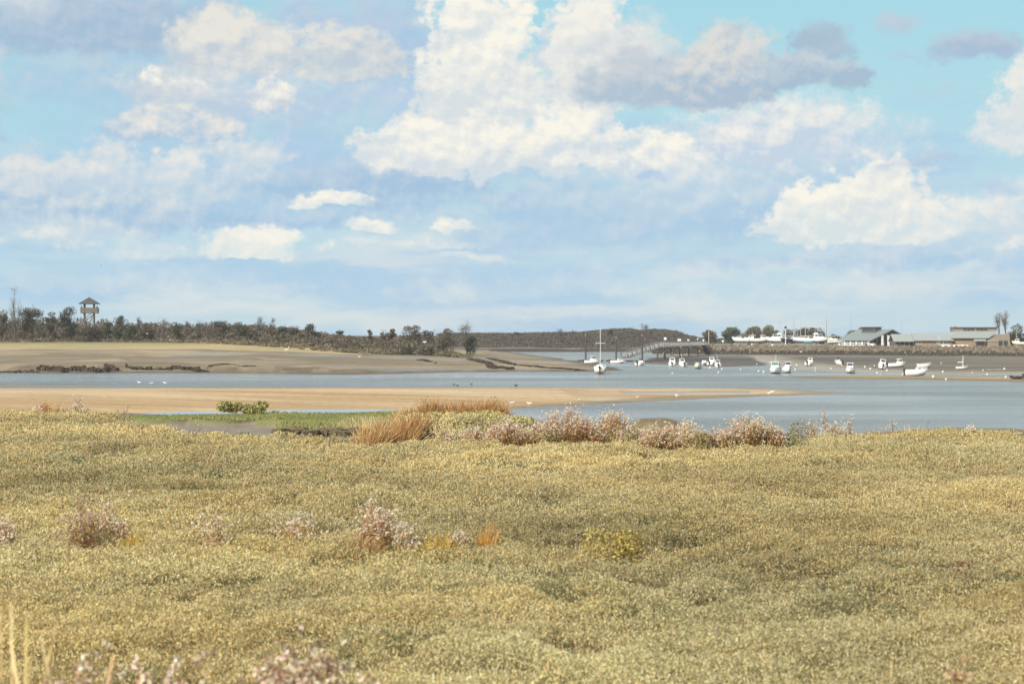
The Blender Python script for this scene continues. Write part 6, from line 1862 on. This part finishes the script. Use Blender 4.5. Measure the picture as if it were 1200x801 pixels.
# ------------------------------------------------------------------ birds
def bird(label, cat, x, y, z, size, head, mat, wings=None, flying=0.0, tall=0.0, group=None, name=None):
    """standing bird about `size` long; flying > 0 spreads the wings"""
    name = name or ("seagull" if cat == "gull" else cat)
    t = thing(name, label, cat, (x, y, z), math.radians(head), group)
    s = size
    lz = 0.0 if flying else (0.28 + tall) * s
    body = MB()
    rings = []
    for f, r, dz_ in ((-0.62, 0.015, 0.02), (-0.45, 0.06, 0.02), (-0.25, 0.13, 0.0), (0.0, 0.17, -0.01), (0.2, 0.14, 0.02), (0.30, 0.085, 0.08 + tall * 0.1), (0.34 + 0.02 * tall, 0.065, 0.15 + tall * 0.55), (0.40, 0.085, 0.20 + tall * 0.6), (0.47, 0.06, 0.20 + tall * 0.6), (0.52, 0.02, 0.19 + tall * 0.6)):
        rings.append([(f * s, r * s * math.cos(a), lz + (0.18 + dz_) * s + r * s * math.sin(a)) for a in np.linspace(0, 6.283, 9)[:-1]])
    body.loft(rings)
    body.build("body", mat, t, True)
    hz = lz + (0.38 + tall * 0.6) * s
    MB().tube([(0.50 * s, 0, hz), (0.66 * s, 0, hz - 0.03 * s)], [0.028 * s, 0.008 * s], 5).build("beak", M_BEAK, t)
    if flying:
        for sg in (-1, 1):
            MB().loft([[(0.14 * s, sg * 0.12 * s, 0.22 * s), (-0.14 * s, sg * 0.12 * s, 0.22 * s), (-0.14 * s, sg * 0.12 * s, 0.19 * s), (0.14 * s, sg * 0.12 * s, 0.19 * s)],
                       [(0.20 * s, sg * 0.6 * s, (0.22 + flying) * s), (-0.10 * s, sg * 0.6 * s, (0.22 + flying) * s), (-0.10 * s, sg * 0.6 * s, (0.20 + flying) * s), (0.20 * s, sg * 0.6 * s, (0.20 + flying) * s)],
                       [(-0.06 * s, sg * 1.15 * s, (0.2 + flying * 0.9) * s), (-0.16 * s, sg * 1.15 * s, (0.2 + flying * 0.9) * s), (-0.16 * s, sg * 1.15 * s, (0.19 + flying * 0.9) * s), (-0.06 * s, sg * 1.15 * s, (0.19 + flying * 0.9) * s)]]).build("wing", wings or mat, t)
    else:
        for sg in (-1, 1):
            MB().loft([[(0.18 * s, sg * 0.155 * s, lz + 0.24 * s), (0.18 * s, sg * 0.12 * s, lz + 0.12 * s), (0.18 * s, sg * 0.10 * s, lz + 0.2 * s)], [(-0.1 * s, sg * 0.19 * s, lz + 0.25 * s), (-0.1 * s, sg * 0.175 * s, lz + 0.12 * s), (-0.1 * s, sg * 0.10 * s, lz + 0.2 * s)], [(-0.66 * s, sg * 0.05 * s, lz + 0.22 * s), (-0.66 * s, sg * 0.04 * s, lz + 0.18 * s), (-0.66 * s, sg * 0.02 * s, lz + 0.2 * s)]]).build("wing", wings or mat, t)
            MB().tube([(0.0, sg * 0.07 * s, lz + 0.06 * s), (0.02 * s, sg * 0.07 * s, 0.0), (0.12 * s, sg * 0.07 * s, 0.0)], 0.016 * s, 4).build("leg", M_BEAK if mat is M_BIRDWHITE else M_BIRDDARK, t)
    return t
on_ground = hit
WADE = "gulls resting on the sand"
for k, (px, py, s, lab) in enumerate([(163, 450, .62, "white gull on the thin sand line, left one of three"), (177.5, 451, .66, "white gull on the thin sand line, middle one of three"), (193, 450.6, .64, "white gull on the thin sand line, right one of three"),
    (600, 474.6, .60, "white gull on the beach just right of the hummock, left one of two"), (620, 475, .54, "white gull at the water's edge, right one of two by the hummock"), (678, 472, .62, "white gull alone at the water's edge behind the tallest pink aster"),
    (747, 466.6, .42, "faint small gull on the sand spit left of the bigger one"), (793, 467, .75, "white gull standing on the middle of the sand spit"), (905, 462, .70, "white gull standing near the tip of the sand spit"), (901.5, 463.4, .6, "crouching gull beside the one near the tip of the spit"),
    (421.5, 419.6, .8, "white bird on the grey mud bank left of the dark lump"), (116, 449, .0, "")]):
    if s:
        bird(lab, "gull", *on_ground(px, py), s, (170, 20, 175, 10, 160, 60, 30, 110, 15, 190, 20)[k], M_BIRDWHITE, M_BIRDGREY if k % 2 else None, group=WADE)
bird("tall white egret standing on the far mud bank below the two bare trees", "egret", *on_ground(336, 415.6), 1.15, 20, M_BIRDWHITE, tall=0.65, name="egret")
CROW = "dark birds on the sand and mud"
for k, (px, py, s, lab) in enumerate([(532, 452.0, .5, "black crow on the rim of the beach, left one of a pair"), (536, 453.4, .52, "black crow on the rim of the beach, right one of a pair"), (552.5, 451.4, .44, "black crow alone on the rim right of the pair"), (604.5, 455, .62, "black crow with raised neck on the sand above the hummock's right end"), (510.5, 426.8, .8, "dark bird on the grey mud bank right of the small dark lump")]):
    bird(lab, "crow", *on_ground(px, py), s, (10, 200, 30, 150, 20)[k], M_BIRDDARK, group=CROW, tall=0.2 if k == 3 else 0.0)
FLY = "gulls in flight"
for k, (px, py, d, s, head, fl, mat, lab) in enumerate([
    (172.5, 390.6, 520, .62, 185, 0.12, M_BIRDWHITE, "white gull flying low in front of the dune scrub, right of the watchtower"),
    (498, 400.5, 500, 1.05, 10, -0.04, M_BIRDWHITE, "white gull gliding before the bushes at the end of the dune"),
    (939, 412, 560, .8, 30, 0.25, M_BIRDWHITE, "gull flying past the dark foot of the sea wall"),
    (798, 326, 420, .42, 60, 0.2, M_BIRDWHITE, "white speck of a gull high over the pier"),
    (741.5, 383, 470, .5, 200, 0.1, M_BIRDGREY, "grey gull crossing the top of the far ridge near the white mast"),
    (617, 362.5, 600, .55, 30, 0.2, M_BIRDWHITE, "gull in the clear sky over the far ridge"),
    (469, 364.6, 640, .55, 15, 0.2, M_BIRDGREY, "pale gull over the dune end, left one of two"),
    (475, 366, 640, .5, 190, 0.15, M_BIRDGREY, "pale gull over the dune end, right one of two"),
    (902, 424.5, 480, .6, 160, 0.22, M_BIRDWHITE, "gull hovering over the wheelhouse of the largest boat"),
    (919, 331, 520, .45, 80, 0.2, M_BIRDDARK, "dark speck of a bird in the sky over the boat yard"),
    (118, 311, 500, .45, 80, 0.2, M_BIRDDARK, "dark speck of a bird high over the watchtower")]):
    bird(lab, "gull", xat(px, d), d, zat(py, d) - 0.2 * s, s, head, mat, flying=fl, group=FLY)
# ------------------------------------------------------------------ thin sea air: far things pale a little
m = bpy.data.materials.new("haze")
m.use_nodes = True
nt = m.node_tree
nt.nodes.clear()
vv = nt.nodes.new('ShaderNodeVolumePrincipled')
vv.inputs['Density'].default_value = 0.0001
vv.inputs['Color'].default_value = (0.86, 0.90, 0.94, 1)
oo = nt.nodes.new('ShaderNodeOutputMaterial')
nt.links.new(vv.outputs[0], oo.inputs['Volume'])
hz = MB().box(-1600, 1600, -40, 2300, -2.6, 27.0).build("haze", m)
hz['kind'] = 'stuff'
hz['label'] = 'thin pale sea haze over the whole bay'
scene.cycles.use_denoising = True
